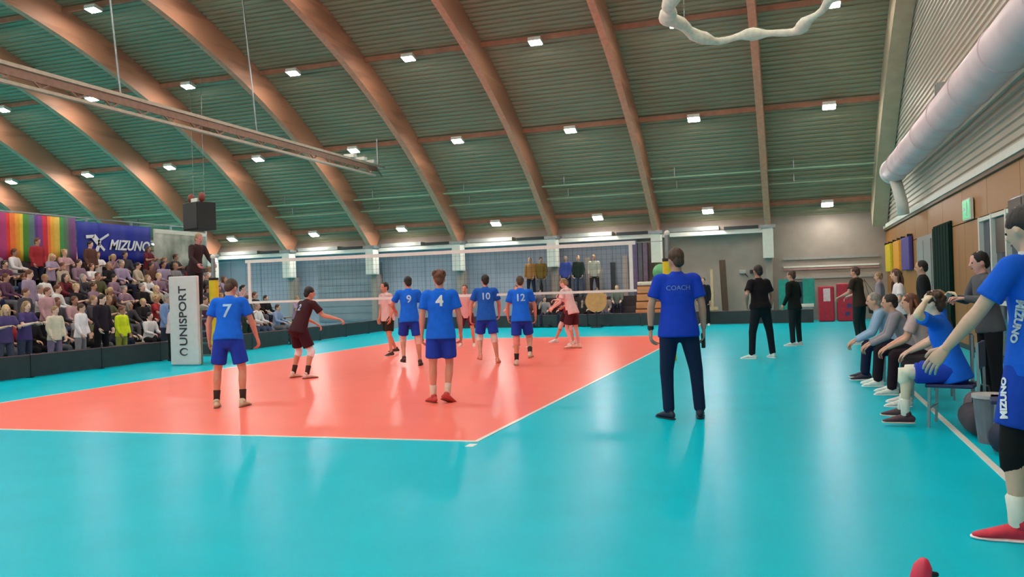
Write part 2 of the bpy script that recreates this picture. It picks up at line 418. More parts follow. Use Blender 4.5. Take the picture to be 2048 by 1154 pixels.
# balloon-like ring under the roof
def ring():
    c = V((11.60, 5.0, 5.66)); rx = 1.18
    t = tag(empty('hanging_ring', c), 'puffy white ring of gathered cloth hung high over the near court', 'decoration')
    b = MB(); N = 72; pts = []; rad = []
    for i in range(N):
        a = 2*math.pi*i/N
        k = 1+.03*math.sin(7*a)+.03*math.sin(13*a+1)
        pts.append((rx*k*math.cos(a), rx*k*math.sin(a), .05*math.sin(5*a)-.20*math.sin(a)))
        r = .072+.025*math.sin(9*a)+.012*math.sin(17*a)
        if math.cos(a) < -.75: r += .035
        rad.append(r)
    b.tube(pts, rad, 12, right=(0, 0, 1), closed=True)
    b.build('garland', mat('white_cloth', (238, 230, 214), .8, .06, 12, bump=.5), t, smooth=True)
    for a in (.5, 2.6, 4.7):
        p = V((rx*math.cos(a), rx*math.sin(a), -.20*math.sin(a)))
        MB().bar(p, p+V((0, 0, arcz(5+p.y, ROFF)-c.z-p.z)), .008).build('hanging_cable', STEEL, t)
ring()

# ------------------------------------------------------------------ net, posts, referee stand
t = tag(empty('volleyball_net', (0, 9, 0)), 'volleyball net with white tapes stretched across the salmon court', 'net')
def net():
    zt = lambda x: 2.43+.012*((x-4.5)/4.5)**2
    b = MB()
    for i in range(93): x = -.1+i*.1; b.box(x-.0014, x+.0014, -.0014, .0014, 1.45, zt(x)-.03)
    for k in range(10): z = 1.5+.1*k; b.box(-.1, 9.1, -.0014, .0014, z-.0014, z+.0014)
    o = b.build('mesh_cords', NETC, t); o['kind'] = 'stuff'
    b = MB()
    for i in range(18):
        x = -.1+i*9.2/18; b.bar((x, 0, zt(x)-.035), (x+9.2/18, 0, zt(x+9.2/18)-.035), .02, .075)
    b.build('top_tape', TAPE, t)
    MB().box(-.1, 9.1, -.01, .01, 1.42, 1.47).build('bottom_tape', TAPE, t)
    for x in (0.0, 9.0): MB().box(x-.035, x+.035, -.014, .014, 1.42, 2.44).build('side_band', TAPE, t)
    for z in (2.41, 1.445):
        MB().bar((-.95, 0, z), (-.1, 0, z), .012).build('cable', STEEL, t); MB().bar((9.1, 0, z), (9.69, 0, z), .012).build('cable', STEEL, t)
net()
def post(x, lab):
    t = tag(empty('net_post', (x, 9, 0)), lab, 'post')
    MB().tube([(0, 0, 0), (0, 0, 2.52)], .05, 16, caps=False).build('pole', STEEL, t, smooth=False)
    MB().tube([(0, 0, .03), (0, 0, 2.0)], .11, 18, caps=False).build('padding', YELLOW, t)
    MB().tube([(0, 0, 2.0), (0, 0, 2.06)], .115, 18, caps=False).build('padding_collar', BLACK, t)
    MB().ball((0, 0, 2.56), .06, 12).build('top_knob', WHITE, t, smooth=True)
    MB().box(-.05, .05, -.16, -.04, 1.1, 1.3).build('winch', STEEL, t)
post(-1.0, 'net post in yellow padding beside the white referee stand')
post(9.74, 'net post in yellow padding behind the tall coach')
# referee stand
t = tag(empty('referee_stand', (-1.68, 9.15, 0)), 'white padded referee stand with upright lettering beside the net', 'stand')
MB().box(-.36, .44, -.47, -.37, .02, 2.12).build('front_pad', PADW, t, bevel=.02)
for x in (-.4, .34):
    for y in (-.3, .4): MB().box(x, x+.05, y, y+.05, 0, 1.35).build('leg', STEEL, t)
MB().box(-.44, .42, -.36, .5, 1.30, 1.36).build('platform', STEEL, t)
for k in range(4): MB().box(-.38, .38, .46, .52, .3*k+.15, .3*k+.19).build('rung', STEEL, t)
Mx = lambda rot, loc: Matrix.Translation(loc) @ rot.to_4x4()
FRONT = Matrix(((1, 0, 0), (0, 0, -1), (0, 1, 0)))      # text plane facing -Y
ROT90 = FRONT @ Matrix.Rotation(math.pi/2, 3, 'Z')
text('lettering', 'UNISPORT', .30, INK, t, Mx(ROT90, (.04, -.475, 1.18)), bold=.004, spacing=1.0)
b = MB(); pts = [(.0+.11*math.cos(a), 0, .33+.08*math.sin(a)) for a in [math.pi*(.15+.11*i) for i in range(16)]]
b.tube([(p[0]+.04, -.472, p[2]) for p in pts], [.008+.012*math.sin(math.pi*i/15) for i in range(16)], 8, right=(0, 1, 0), caps=False); b.build('swoosh_mark', INK, t)

# ------------------------------------------------------------------ rink boards
def boards(name, pts, label):
    a, c = V(pts[0]), V(pts[1]); L = (c-a).length; n = max(1, round(L/2)); d = (c-a)/n; yaw = math.atan2(d.y, d.x)
    t = tag(empty(name, (a.x, a.y, 0), yaw), label, 'barrier')
    for i in range(n):
        l = d.length
        o = MB().box(i*l+.01, (i+1)*l-.01, -.02, .02, .02, .47).build('board', DARK, t)
        MB().tube([(i*l+.01, 0, .48), ((i+1)*l-.01, 0, .48)], .025, 8, right=(0, 1, 0), caps=False).build('top_rail', mat('maroon_rail', (66, 38, 44), .5), t)
        MB().box(i*l+.02, i*l+.08, -.02, .22, 0, .03).bar((i*l+.05, .02, .4), (i*l+.05, .2, .02), .02).build('foot', BLACK, t)
boards('rink_barrier', ((-3.35, -2), (-3.55, 16)), 'long dark low rink barrier in front of the grandstand')
boards('rink_barrier', ((-3.55, 16.1), (-4.2, 24.6)), 'dark low rink barrier running from the stand end to the far wall')
boards('rink_barrier', ((-4.0, 25.1), (12.75, 24.45)), 'dark low rink barrier standing along the far wall')

# ------------------------------------------------------------------ grandstand
NT = 6
def tier_x(k): return -4.75-.85*k
def tier_z(k): return .38*k
t = tag(empty('grandstand', (-4.3, 1.0, 0)), 'stepped spectator grandstand filling the side of the hall', 'grandstand')
DKW = mat('stand_dark', (58, 50, 54), .7, .1)
for k in range(NT):
    x = tier_x(k)
    if k: MB().box(x-.42+4.3, x+.43+4.3, -1, 18.6, 0, tier_z(k)-.001).build('tier', DKW, t)
    MB().box(x-.36+4.3, x+.0+4.3, -1, 18.6, tier_z(k)+.40, tier_z(k)+.44).build('bench', mat('bench_wood', (130, 104, 84), .5), t)
    for i in range(10): MB().box(x-.3+4.3, x-.06+4.3, -.8+2.1*i, -.74+2.1*i, tier_z(k), tier_z(k)+.40).build('bench_leg', STEEL, t)
MB().box(-5.08, -5.03, -1, 18.6, 0, 2.85).build('back_panel', DKW, t)
for i in range(11): MB().box(-5.15, -5.09, -1+1.96*i, -.94+1.96*i, 1.9, 4.3).build('back_post', STEEL, t)
for z in (2.9, 3.6, 4.28): MB().box(-5.14, -5.1, -1, 18.6, z, z+.04).build('back_rail', STEEL, t)
# banners on the back rail
def banner(name, y0, y1, z0, z1, label, stripes=None, m_=None, slope=0.0):
    t = tag(empty(name, (-9.30, y0, z0)), label, 'banner')
    L = y1-y0; N = 48; v = []; f = []; mi = []
    for i in range(N+1):
        yy = L*i/N; wob = .035*math.sin(yy*5.3)+.02*math.sin(yy*11)
        for j in range(5):
            zz = (z1-z0)*j/4; v.append((wob*(1-.5*j/4)+.03, yy, zz+slope*yy))
    for i in range(N):
        for j in range(4):
            a = i*5+j; f.append([a, a+5, a+6, a+1])
            mi.append(min(len(stripes)-1, int(i/N*len(stripes))) if stripes else 0)
    me = bpy.data.meshes.new('cloth'); me.from_pydata(v, [], f)
    for s_ in (stripes or [m_]): me.materials.append(s_)
    me.polygons.foreach_set('material_index', mi); me.polygons.foreach_set('use_smooth', [True]*len(f))
    o = bpy.data.objects.new('cloth', me); COL.objects.link(o); o.parent = t
    sd = o.modifiers.new('thick', 'SOLIDIFY'); sd.thickness = .008
    return t
cols = [(176, 60, 120), (176, 60, 120), (222, 60, 50), (236, 120, 60), (232, 160, 50), (226, 196, 60), (80, 140, 60), (90, 120, 120), (96, 60, 140), (130, 60, 140), (205, 50, 70), (236, 120, 60), (232, 170, 60), (224, 190, 90), (70, 150, 80), (90, 120, 100), (112, 80, 120), (130, 70, 140)]
banner('rainbow_banner', 10.3, 13.15, 2.85, 4.24, 'banner of vertical rainbow stripes on the rail behind the crowd', [mat('dye%d%d%d' % c, c, .8, .03) for c in cols])
t = banner('sponsor_banner', 13.2, 16.5, 2.85, 4.16, 'navy blue banner with white italic lettering behind the crowd', None, NAVY)
SIDE = Matrix(((0, 0, 1), (1, 0, 0), (0, 1, 0)))        # text plane facing +X, running along +Y
text('lettering', 'MIZUNO', .46, WINK, t, Mx(SIDE, (.11, 2.15, .60)), shear=.35, bold=.012)
b = MB()
b.bar((.1, .3, .83), (.1, .62, .86), .012, .1).bar((.1, .6, .86), (.1, .85, .62), .012, .2).bar((.1, .78, .7), (.1, 1.25, .95), .012, .07).bar((.1, .85, .66), (.1, .72, .38), .012, .12).bar((.1, .85, .6), (.1, 1.05, .42), .012, .09)
b.build('runner_mark', WINK, t)
t = banner('club_banner', 16.6, 19.4, 2.75, 4.12, 'white banner with grey green artwork tied behind the crowd', None, mat('white_print', (206, 210, 200), .8, .03, 1.6, rgb2=(120, 132, 120)))
MB().box(.08, .09, .02, 2.78, 1.22, 1.34).build('top_hem', WHITE, t)

# ------------------------------------------------------------------ people
QUEUE = []     # (object, voxel, raw mesh to append, smooth iterations)
def prep(mb, name, m_, parent, vox, extra=None, it=2):
    o = mb.build(name, m_, parent, smooth=True)
    r = o.modifiers.new('r', 'REMESH'); r.mode = 'VOXEL'; r.voxel_size = vox; r.use_smooth_shade = True
    s_ = o.modifiers.new('s', 'SMOOTH'); s_.factor = .5; s_.iterations = it
    QUEUE.append((o, extra)); return o
def flush():
    bpy.context.view_layer.update(); dg = bpy.context.evaluated_depsgraph_get()
    out = []
    for o, extra in QUEUE: out.append((o, extra, bpy.data.meshes.new_from_object(o.evaluated_get(dg))))
    fo = []
    for o, tgt, ax, M_ in FONTQ: fo.append((o, tgt, ax, M_, bpy.data.meshes.new_from_object(o.evaluated_get(dg))))
    for o, extra, me in out:
        mt = list(o.data.materials)
        o.modifiers.clear()
        if extra:
            bm = bmesh.new(); bm.from_mesh(me); bm.from_mesh(extra); bm.to_mesh(me); bm.free()
        me.materials.clear()
        for q in mt: me.materials.append(q)
        me.polygons.foreach_set('material_index', [0]*len(me.polygons))
        me.polygons.foreach_set('use_smooth', [True]*len(me.polygons)); me.name = o.name
        o.data = me
    for o, tgt, ax, M_, me in fo:
        n = bpy.data.objects.new('lettering' if o.name.startswith('lettering') else 'shirt_number', me); COL.objects.link(n)
        n.parent = o.parent; n.matrix_local = M_
        if tgt is not None:
            bm = bmesh.new(); bm.from_mesh(me); bmesh.ops.subdivide_edges(bm, edges=bm.edges[:], cuts=1); bmesh.ops.triangulate(bm, faces=bm.faces[:])
            tb = BVHTree.FromPolygons([v.co.copy() for v in tgt.data.vertices], [list(p.vertices) for p in tgt.data.polygons])
            Mi = M_.inverted(); d = V(ax)
            for v in bm.verts:
                p = M_ @ v.co
                zc = v.co.z
                hit = tb.ray_cast(p-d*.6, d)
                if hit[0] is not None: v.co = Mi @ (hit[0] - d*(.004+.003*(zc > 0)))
            bm.to_mesh(me); bm.free()
        bpy.data.objects.remove(o)
    QUEUE.clear(); FONTQ.clear()

def skinmat(rgb=(214, 160, 138)): return mat('skin_%02x%02x%02x' % rgb, rgb, .55, .05, 6, spec=.35)
HAIRC = {'brown': (74, 50, 36), 'dark': (36, 28, 26), 'blond': (196, 168, 120), 'grey': (140, 134, 128), 'auburn': (104, 60, 40), 'black': (20, 18, 20), 'sandy': (150, 118, 84)}
def hairmat(c): return mat('hair_'+c, HAIRC[c], .6, .2, 30, bump=.6, stretch=(1, 1, .3))

def nz(v): return V(v).normalized()
class Pose:
    def __init__(s, lean=0, side=0, ua=None, fa=None, th=None, sh=None, ft=None, head=(0, 0), pelvis=None, feet_dir=None):
        # every limb value: dict(L=..., R=...) or one vector for the right side mirrored to the left
        mir = lambda q, dflt: ({'R': V(dflt), 'L': V((-dflt[0], dflt[1], dflt[2]))} if q is None else ({k: V(v_) for k, v_ in q.items()} if isinstance(q, dict) else {'R': V(q), 'L': V((-q[0], q[1], q[2]))}))
        s.lean, s.side = lean, side
        s.ua = mir(ua, (.16, -.05, -1)); s.fa = mir(fa, (.02, .22, -1)); s.th = mir(th, (.10, 0, -1)); s.sh = mir(sh, (.03, -.04, -1))
        s.ft = mir(ft, (.18, 1, 0)); s.head = head; s.pelvis = pelvis

def figure(name, loc, yaw, pose, label, skin=(214, 160, 138), shirt=(30, 80, 170), bottom=(30, 60, 140), hair='brown', hairstyle='short', sleeve='short',
           legs='shorts', h=1.85, shoe=(220, 215, 210), sole=(240, 240, 240), sock=None, kneepad=None, kneesleeve=None, vox=.014, fat=1.0, eyes=True, group=None, hero=True, extra_parts=None, skirtlen=-.12):
    k = h/1.85
    t = tag(empty(name, loc, yaw), label, 'person', group)
    ln, sd = math.radians(pose.lean), math.radians(pose.side)
    ax = V((math.sin(sd), math.sin(ln)*math.cos(sd), math.cos(ln)*math.cos(sd))); rgt = V((1, 0, 0)); rgt = (rgt-ax*rgt.dot(ax)).normalized(); fwd = ax.cross(rgt)
    # leg chain, pelvis height
    hipo = {'R': V((.095, 0, -.03)), 'L': V((-.095, 0, -.03))}
    TL, SL, FH = .445, .43, .085
    J = {}
    zmin = 9
    for sname in 'LR':
        kn = hipo[sname]+nz(pose.th[sname])*TL; an = kn+nz(pose.sh[sname])*SL; J['hip'+sname] = hipo[sname]; J['kn'+sname] = kn; J['an'+sname] = an
        zmin = min(zmin, an.z-FH)
    pz = -zmin if pose.pelvis is None else pose.pelvis/k
    P0 = V((0, 0, pz))
    for q in list(J): J[q] = J[q]+P0
    sp = lambda d, x=0, y=0: P0 + ax*d + rgt*x + fwd*y
    shd = {'R': sp(.505, .185), 'L': sp(.505, -.185)}
    UA, FA = .30, .265
    for sname in 'LR':
        J['sh'+sname] = shd[sname]; J['el'+sname] = shd[sname]+nz(pose.ua[sname])*UA; J['wr'+sname] = J['el'+sname]+nz(pose.fa[sname])*FA
    # head frame
    hp, hy = math.radians(pose.head[0]), math.radians(pose.head[1])
    HM = (Matrix.Rotation(hy, 3, 'Z') @ Matrix.Rotation(-hp, 3, 'X'))
    hb = sp(.60)+V((0, .012, 0))
    H = lambda x, y, z: hb + HM @ V((x, y, z))
    K = lambda p: tuple(V(p)*k)
    rs = lambda r: tuple(q*k for q in r) if isinstance(r, (tuple, list)) else r*k
    def T(mb, pts, rad, seg=12, right=None, **kw): mb.tube([K(p) for p in pts], [rs(r) for r in rad], seg, right=tuple(right or rgt), **kw); return mb
    F = fat
    body = MB()
    T(body, [sp(-.10), sp(-.02), sp(.10), sp(.20), sp(.33), sp(.44), sp(.52)], [(.12, .09), (.155, .105), (.145*F, .10*F), (.13*F, .09*F), (.155*F, .105*F), (.165, .1), (.11, .075)], 16)
    T(body, [sp(.48), sp(.56), H(0, -.005, .03)], [(.085, .07), .056, .052], 12)
    # head: jaw, cranium, nose, ears
    T(body, [H(0, .05, -.015), H(0, .035, .02), H(0, .02, .06), H(0, .012, .11), H(0, .0, .16), H(0, -.008, .20)], [(.030, .026), (.050, .062), (.064, .080), (.073, .094), (.073, .094), (.052, .066)], 16, right=HM @ V((1, 0, 0)))
    T(body, [H(0, .092, .115), H(0, .120, .080), H(0, .112, .066)], [.010, .015, .015], 8)
    for s_ in (-1, 1): body.ball(K(H(.077*s_, -.005, .088)), (.012*k, .02*k, .032*k), 8, HM)
    for s_ in (-1, 1): body.ball(K(H(.028*s_, .083, .118)), (.018*k, .012*k, .008*k), 8, HM)
    hands = MB()
    for sn, sg in (('L', -1), ('R', 1)):
        a, e, w_ = J['sh'+sn], J['el'+sn], J['wr'+sn]
        T(body, [sp(.46, sg*.08), a], [.07, .056], 12); T(body, [a, a.lerp(e, .35), a.lerp(e, .75), e], [.056, .052, .042, .040], 12)
        T(body, [e, e.lerp(w_, .28), e.lerp(w_, .7), w_], [.040, .043, .033, .0265], 12)
        hp_, kn, an = J['hip'+sn], J['kn'+sn], J['an'+sn]
        back = (kn-hp_).cross(V((1, 0, 0))).normalized()
        T(body, [hp_+V((0, 0, .03)), hp_.lerp(kn, .3), hp_.lerp(kn, .7), kn], [.092*F, .084, .066, .054], 14)
        calf = V((0, -1, 0)) if abs(nz(an-kn).y) < .8 else V((0, 0, 1))
        T(body, [kn, kn.lerp(an, .3)+calf*.012, kn.lerp(an, .65)+calf*.004, an], [.053, .056, .042, .034], 12)
        fd = nz(pose.ft[sn]); fu = V((0, 0, 1)) if abs(fd.z) < .7 else V((0, 1, 0)); fr = fd.cross(fu).normalized(); fu = fr.cross(fd)
        T(body, [an, an-fu*.04+fd*.01, an-fu*.06+fd*.09], [.036, .036, (.036, .022)], 10, right=fr)
        # hand: palm, four fingers with bends, thumb from the side near its base
        d = nz(w_-e); pn = nz(d.cross(V((0, 0, 1)))) if abs(d.z) < .95 else V((sg, 0, 0))
        if d.z < -.5: pn = nz(V((-sg, .25, 0))-d*d.dot(V((-sg, .25, 0))))         # palm faces the thigh
        else: pn = nz(V((0, 0, -1))-d*d.dot(V((0, 0, -1))))
        sd_ = d.cross(pn).normalized()
        if sd_.y < 0: sd_ = -sd_                                               # thumb side
        hx = lambda al, si, no: w_+d*al+sd_*si+pn*no
        hands.tube([K(hx(-.02, 0, 0)), K(hx(.02, 0, 0)), K(hx(.06, 0, 0)), K(hx(.092, 0, .004))], [rs((.024, .02)), rs((.034, .017)), rs((.04, .015)), rs((.038, .011))], 10, right=tuple(sd_))
        for fi, (si, ln_) in enumerate(((.029, .072), (.010, .080), (-.010, .075), (-.028, .058))):
            cu = .012+.006*fi
            hands.tube([K(hx(.085, si, .002)), K(hx(.085+ln_*.45, si*1.05, .006+cu*.5)), K(hx(.085+ln_*.78, si*1.05, .012+cu*1.5)), K(hx(.085+ln_*.95, si, .018+cu*2.4))], [rs(.0092), rs(.0088), rs(.008), rs(.0066)], 6, right=tuple(sd_))
        hands.tube([K(hx(.02, .028, .004)), K(hx(.05, .052, .014)), K(hx(.078, .058, .026)), K(hx(.095, .056, .034))], [rs(.013), rs(.011), rs(.0095), rs(.0075)], 6, right=tuple(d))
    hm = hands.mesh('hands', skinmat(skin), True)
    prep(body, 'body', skinmat(skin), t, vox*k, extra=hm)
    # shirt
    sh_ = MB()
    hem = skirtlen
    T(sh_, [sp(hem), sp(hem+.08), sp(.10), sp(.22), sp(.34), sp(.45), sp(.52), sp(.555)], [(.212*F, .158*F), (.206*F, .150*F), (.182*F, .130*F), (.166*F, .118*F), (.178*F, .125*F), (.185, .112), (.15, .092), (.075, .066)], 18, caps='end')
    for sn, sg in (('L', -1), ('R', 1)):
        a, e, w_ = J['sh'+sn], J['el'+sn], J['wr'+sn]
        T(sh_, [sp(.45, sg*.06), sp(.475, sg*.13), a], [.085, .082, .066], 12); T(sh_, [a.lerp(e, .72 if sleeve == 'short' else 1.0), a.lerp(e, .4), a], [.074 if sleeve == 'short' else .054, .068, .066], 12, caps=('end' if sleeve == 'short' else True))
        if sleeve == 'long': T(sh_, [e, e.lerp(w_, .5), e.lerp(w_, .93)], [.056, .05, .042], 12)
    shirt_o = prep(sh_, 'shirt', cloth(shirt), t, vox*k, it=2)
    # legwear
    lg = MB()
    T(lg, [sp(.05), sp(-.02), sp(-.11)], [(.165*F, .118*F), (.172*F, .125*F), (.15*F, .11*F)], 16)
    for sn, sg in (('L', -1), ('R', 1)):
        hp_, kn, an = J['hip'+sn], J['kn'+sn], J['an'+sn]
        if legs == 'shorts': T(lg, [hp_+V((0, 0, .02)), hp_.lerp(kn, .35), hp_.lerp(kn, .78)], [.105*F, .108, .108], 14, caps=False)
        else:
            r_ = {'trousers': (.105, .098, .080, .074, .066, .062), 'leggings': (.10, .09, .072, .062, .06, .044)}[legs]
            T(lg, [hp_+V((0, 0, .02)), hp_.lerp(kn, .35), hp_.lerp(kn, .8), kn], [r_[0]*F, r_[1], r_[2], r_[3]], 14)
            T(lg, [kn, kn.lerp(an, .4), kn.lerp(an, .97)], [r_[3], r_[4], r_[5]], 14)
    prep(lg, 'shorts' if legs == 'shorts' else 'trousers', cloth(bottom), t, vox*k, it=2)
    # hair
    hr = MB()
    if hairstyle != 'bald':
        hr.ball(K(H(0, -.009, .140)), (.083*k, .101*k, .096*k), 20, HM)
        hr.ball(K(H(0, -.06, .09)), (.066*k, .052*k, .075*k), 12, HM)
        if hairstyle == 'full':
            for q in range(14):
                a = q*2.4; hr.ball(K(H(.062*math.cos(a), -.015+.07*math.sin(a), .165+.03*math.sin(q*1.7))), .034*k, 8)
        if hairstyle == 'long':
            T(hr, [H(0, -.05, .14), H(0, -.085, .05), H(0, -.09, -.05), H(0, -.095, -.15)], [(.08, .05), (.09, .045), (.095, .04), (.07, .025)], 12, right=HM @ V((1, 0, 0)))
            for s_ in (-1, 1): T(hr, [H(.07*s_, -.02, .14), H(.082*s_, -.01, .05), H(.08*s_, -.01, -.06)], [.03, .026, .02], 8)
        if hairstyle == 'ponytail':
            T(hr, [H(0, -.09, .15), H(0, -.14, .13), H(0, -.15, .04), H(0, -.13, -.05)], [.025, .032, .028, .014], 8)
        ho = hr.build('hair', hairmat(hair), t, smooth=True)
        rr_ = random.Random(len(label)*7+int(abs(loc[0])*10))
        for v_ in ho.data.vertices: v_.co += V((rr_.uniform(-1, 1), rr_.uniform(-1, 1), rr_.uniform(-1, 1)))*.004*k*(2 if hairstyle == 'full' else 1)
    if eyes:
        for s_ in (-1, 1):
            e_ = MB().ball(K(H(.029*s_, .093, .105)), (.0125*k, .008*k, .0085*k), 8, HM).build('eye', mat('eye_dark', (40, 32, 30), .2), t, smooth=True)
        MB().ball(K(H(0, .094, .038)), (.024*k, .010*k, .007*k), 8, HM).build('mouth', mat('lips', (150, 84, 78), .5), t, smooth=True)
    for sn, sg in (('L', -1), ('R', 1)):
        hp_, kn, an = J['hip'+sn], J['kn'+sn], J['an'+sn]
        fd = nz(pose.ft[sn]); fu = V((0, 0, 1)) if abs(fd.z) < .7 else V((0, 1, 0)); fr = fd.cross(fu).normalized(); fu = fr.cross(fd)
        g_ = lambda f_, u_: an+fd*f_+fu*u_
        s_ = MB()
        T(s_, [g_(-.075, -.045), g_(-.05, -.035), g_(0, -.028), g_(.06, -.038), g_(.13, -.052), g_(.185, -.062), g_(.21, -.066)], [(.026, .03), (.036, .042), (.041, .048), (.044, .038), (.047, .026), (.040, .018), (.024, .012)], 12, right=fr)
        T(s_, [g_(-.015, -.01), g_(-.015, .02)], [.043, .043], 12, right=fr)
        so = s_.build('shoe', mat('shoe_%02x%02x%02x' % shoe, shoe, .6, .08, 20), t, smooth=True)
        if hero:
            s2 = MB(); T(s2, [g_(-.085, -.078), g_(-.04, -.078), g_(.04, -.078), g_(.13, -.078), g_(.2, -.076), g_(.222, -.074)], [(.03, .010), (.042, .011), (.043, .011), (.05, .011), (.04, .010), (.022, .008)], 12, right=fr)
            s2.build('sole', mat('sole_%02x%02x%02x' % sole, sole, .6), so, smooth=True)
        if sock:
            s3 = MB(); T(s3, [an+fu*.0, an.lerp(kn, .18), an.lerp(kn, .36)], [.043, .044, .050], 12); s3.build('sock', cloth(sock), t, smooth=True)
        if kneepad:
            fdir = V((0, 1, 0)) if abs(nz(kn-hp_).y) < .7 else V((0, .5, .5))
            s4 = MB(); T(s4, [kn.lerp(hp_, .18), kn+fdir*.008, kn.lerp(an, .2)], [.068, .071, .064], 14); s4.build('knee_pad', cloth(kneepad), t, smooth=True)
        if kneesleeve:
            s4 = MB(); T(s4, [kn.lerp(hp_, .38), kn.lerp(hp_, .12), kn, kn.lerp(an, .28)], [.088, .070, .066, .064], 16); s4.build('knee_sleeve', cloth(kneesleeve), t, smooth=True)
    t['_'] = 0; del t['_']
    info = dict(root=t, J=J, K=K, sp=sp, k=k, shirt=shirt_o, P0=P0)
    return info
def back_text(p, s_, size, z=.36, m_=None, bold=.004):
    q = V(p['K'](p['sp'](z, 0)))
    text('shirt_number', s_, size, m_ or mat('pale_print', (170, 205, 240), .6), p['root'], Mx(FRONT, (q.x, q.y-.3, q.z)), bold=bold, target=p['shirt'], axis=(0, 1, 0))

D = math.radians
BLUE, BLUES = (22, 106, 230), (32, 66, 184)
PINKW, MAR = (226, 190, 190), (84, 34, 46)
PSK = (214, 150, 128)
# --- home team (blue) on the near half
p1 = figure('person', (4.45, 2.15, 0), D(22), Pose(lean=13, ua=dict(L=(-.34, -.08, -1), R=(.36, .12, -1)), fa=dict(L=(-.05, .12, -1), R=(.22, .30, -1)), th=(.17, .10, -1), sh=(.02, -.16, -1), head=(24, -20)),
    'player in blue with a pale 7 on the back, standing by the referee stand', shirt=BLUE, bottom=BLUES, skin=PSK, hair='brown', shoe=(206, 190, 160), sole=(120, 70, 60), sock=(60, 46, 44), h=1.9, skirtlen=-.06)
back_text(p1, '7', .26)
p2 = figure('person', (7.42, 2.85, 0), D(21), Pose(lean=4, ua=dict(L=(-.22, -.06, -1), R=(.24, .03, -1)), fa=dict(L=(-.04, .12, -1), R=(.08, .3, -1)), th=dict(L=(-.06, .04, -1), R=(.02, .16, -1)), sh=dict(L=(-.02, .0, -1), R=(-.10, -.30, -1)), ft=dict(L=(-.5, 1, 0), R=(.85, .9, -.45)), head=(6, 0)),
    'player in blue with a white 4 on the back and bushy brown hair', shirt=BLUE, bottom=BLUES, skin=PSK, hair='auburn', hairstyle='full', shoe=(196, 66, 62), sole=(120, 40, 34), sock=(226, 206, 190), h=1.88, skirtlen=-.12)
back_text(p2, '4', .2, .4, WINK, .008)
p3 = figure('person', (4.35, 8.4, 0), D(28), Pose(lean=9, ua=dict(L=(-.45, .3, -.8), R=(.35, .1, -1)), fa=dict(L=(.2, .8, -.4), R=(.1, .35, -1)), th=dict(L=(-.10, .42, -1), R=(.16, .0, -1)), sh=dict(L=(0, -.5, -.9), R=(.05, -.05, -1)), head=(4, 10)),
    'dark haired player in blue striding at the net in front of an opponent', shirt=BLUE, bottom=BLUES, skin=PSK, hair='dark', shoe=(60, 34, 26), sole=(60, 40, 30), kneepad=(238, 200, 190), h=1.95)
back_text(p3, '9', .22, .36)
p4 = figure('person', (5.9, 8.9, 0), D(20), Pose(lean=6, ua=dict(L=(-.4, .05, -1), R=(.3, .2, -1)), fa=dict(L=(-.1, .2, -1), R=(.0, .6, -.8)), th=dict(L=(-.12, .25, -1), R=(.12, -.05, -1)), sh=dict(L=(0, -.6, -.8), R=(.12, -.12, -1)), head=(0, 12)),
    'player in blue with greenish shoulders walking with one knee lifted, at the court middle', shirt=(28, 92, 190), bottom=BLUES, skin=PSK, hair='dark', shoe=(226, 150, 130), sole=(190, 110, 90), kneepad=(232, 206, 200), h=1.93)
back_text(p4, '10', .2, .38)
p5 = figure('person', (6.83, 8.4, 0), D(16), Pose(lean=10, ua=dict(L=(-.3, .1, -1), R=(.32, .25, -.95)), fa=dict(L=(.0, .5, -.9), R=(.05, .45, -1)), th=dict(L=(-.03, .05, -1), R=(.14, .40, -1)), sh=dict(L=(-.02, -.04, -1), R=(.02, -.7, -.7)), head=(14, 0)),
    'player in blue with a pale 12 on the back, leaning at the net', shirt=BLUE, bottom=BLUES, skin=PSK, hair='brown', shoe=(214, 190, 170), sole=(160, 120, 100), sock=(50, 40, 44), kneepad=(240, 160, 150), h=1.86)
back_text(p5, '12', .2, .38)
p6 = figure('person', (3.2, 5.95, 0), D(-22), Pose(lean=24, ua=dict(L=(-.3, .35, -.9), R=(.42, .45, -.8)), fa=dict(L=(.5, .75, -.5), R=(.75, .6, -.25)), th=(.24, .30, -1), sh=(.04, -.30, -1), head=(8, -10)),
    'player all in dark maroon with white knee pads, crouching ready with forearms out', shirt=(62, 28, 36), bottom=(60, 22, 36), skin=PSK, hair='dark', shoe=(236, 196, 184), sole=(110, 44, 36), kneepad=(238, 232, 240), sock=(70, 44, 40), h=1.86)
back_text(p6, '2', .16, .42)
# --- away team
OPP = 'opposing players in pale pink shirts beyond the net'
figure('person', (2.45, 11.2, 0), D(150), Pose(lean=5, th=dict(L=(-.1, .15, -1), R=(.15, -.25, -1)), sh=dict(L=(0, -.1, -1), R=(.0, -.5, -.9))), 'opponent in pale pink shirt and black shorts, half hidden behind a blue player', shirt=PINKW, bottom=(40, 34, 26), skin=PSK, hair='black', shoe=(70, 34, 34), h=1.88, group=OPP)
figure('person', (3.35, 14.3, 0), D(190), Pose(lean=14, ua=(.3, .3, -.8), fa=(-.2, .8, -.4), th=(.2, .25, -1), sh=(.02, -.3, -1)), 'opponent in rose shirt waiting deep in court, seen between two blue players', shirt=(222, 176, 182), bottom=(96, 34, 56), skin=PSK, hair='dark', shoe=(230, 200, 190), h=1.82, group=OPP)
figure('person', (5.15, 13.8, 0), D(165), Pose(lean=20, ua=(.3, .4, -.8), fa=(-.3, .8, -.3), th=(.22, .3, -1), sh=(.02, -.35, -1)), 'opponent crouching in magenta top beside the orange backboard', shirt=(206, 84, 130), bottom=(44, 22, 40), skin=PSK, hair='brown', shoe=(220, 150, 150), h=1.78, group=OPP)
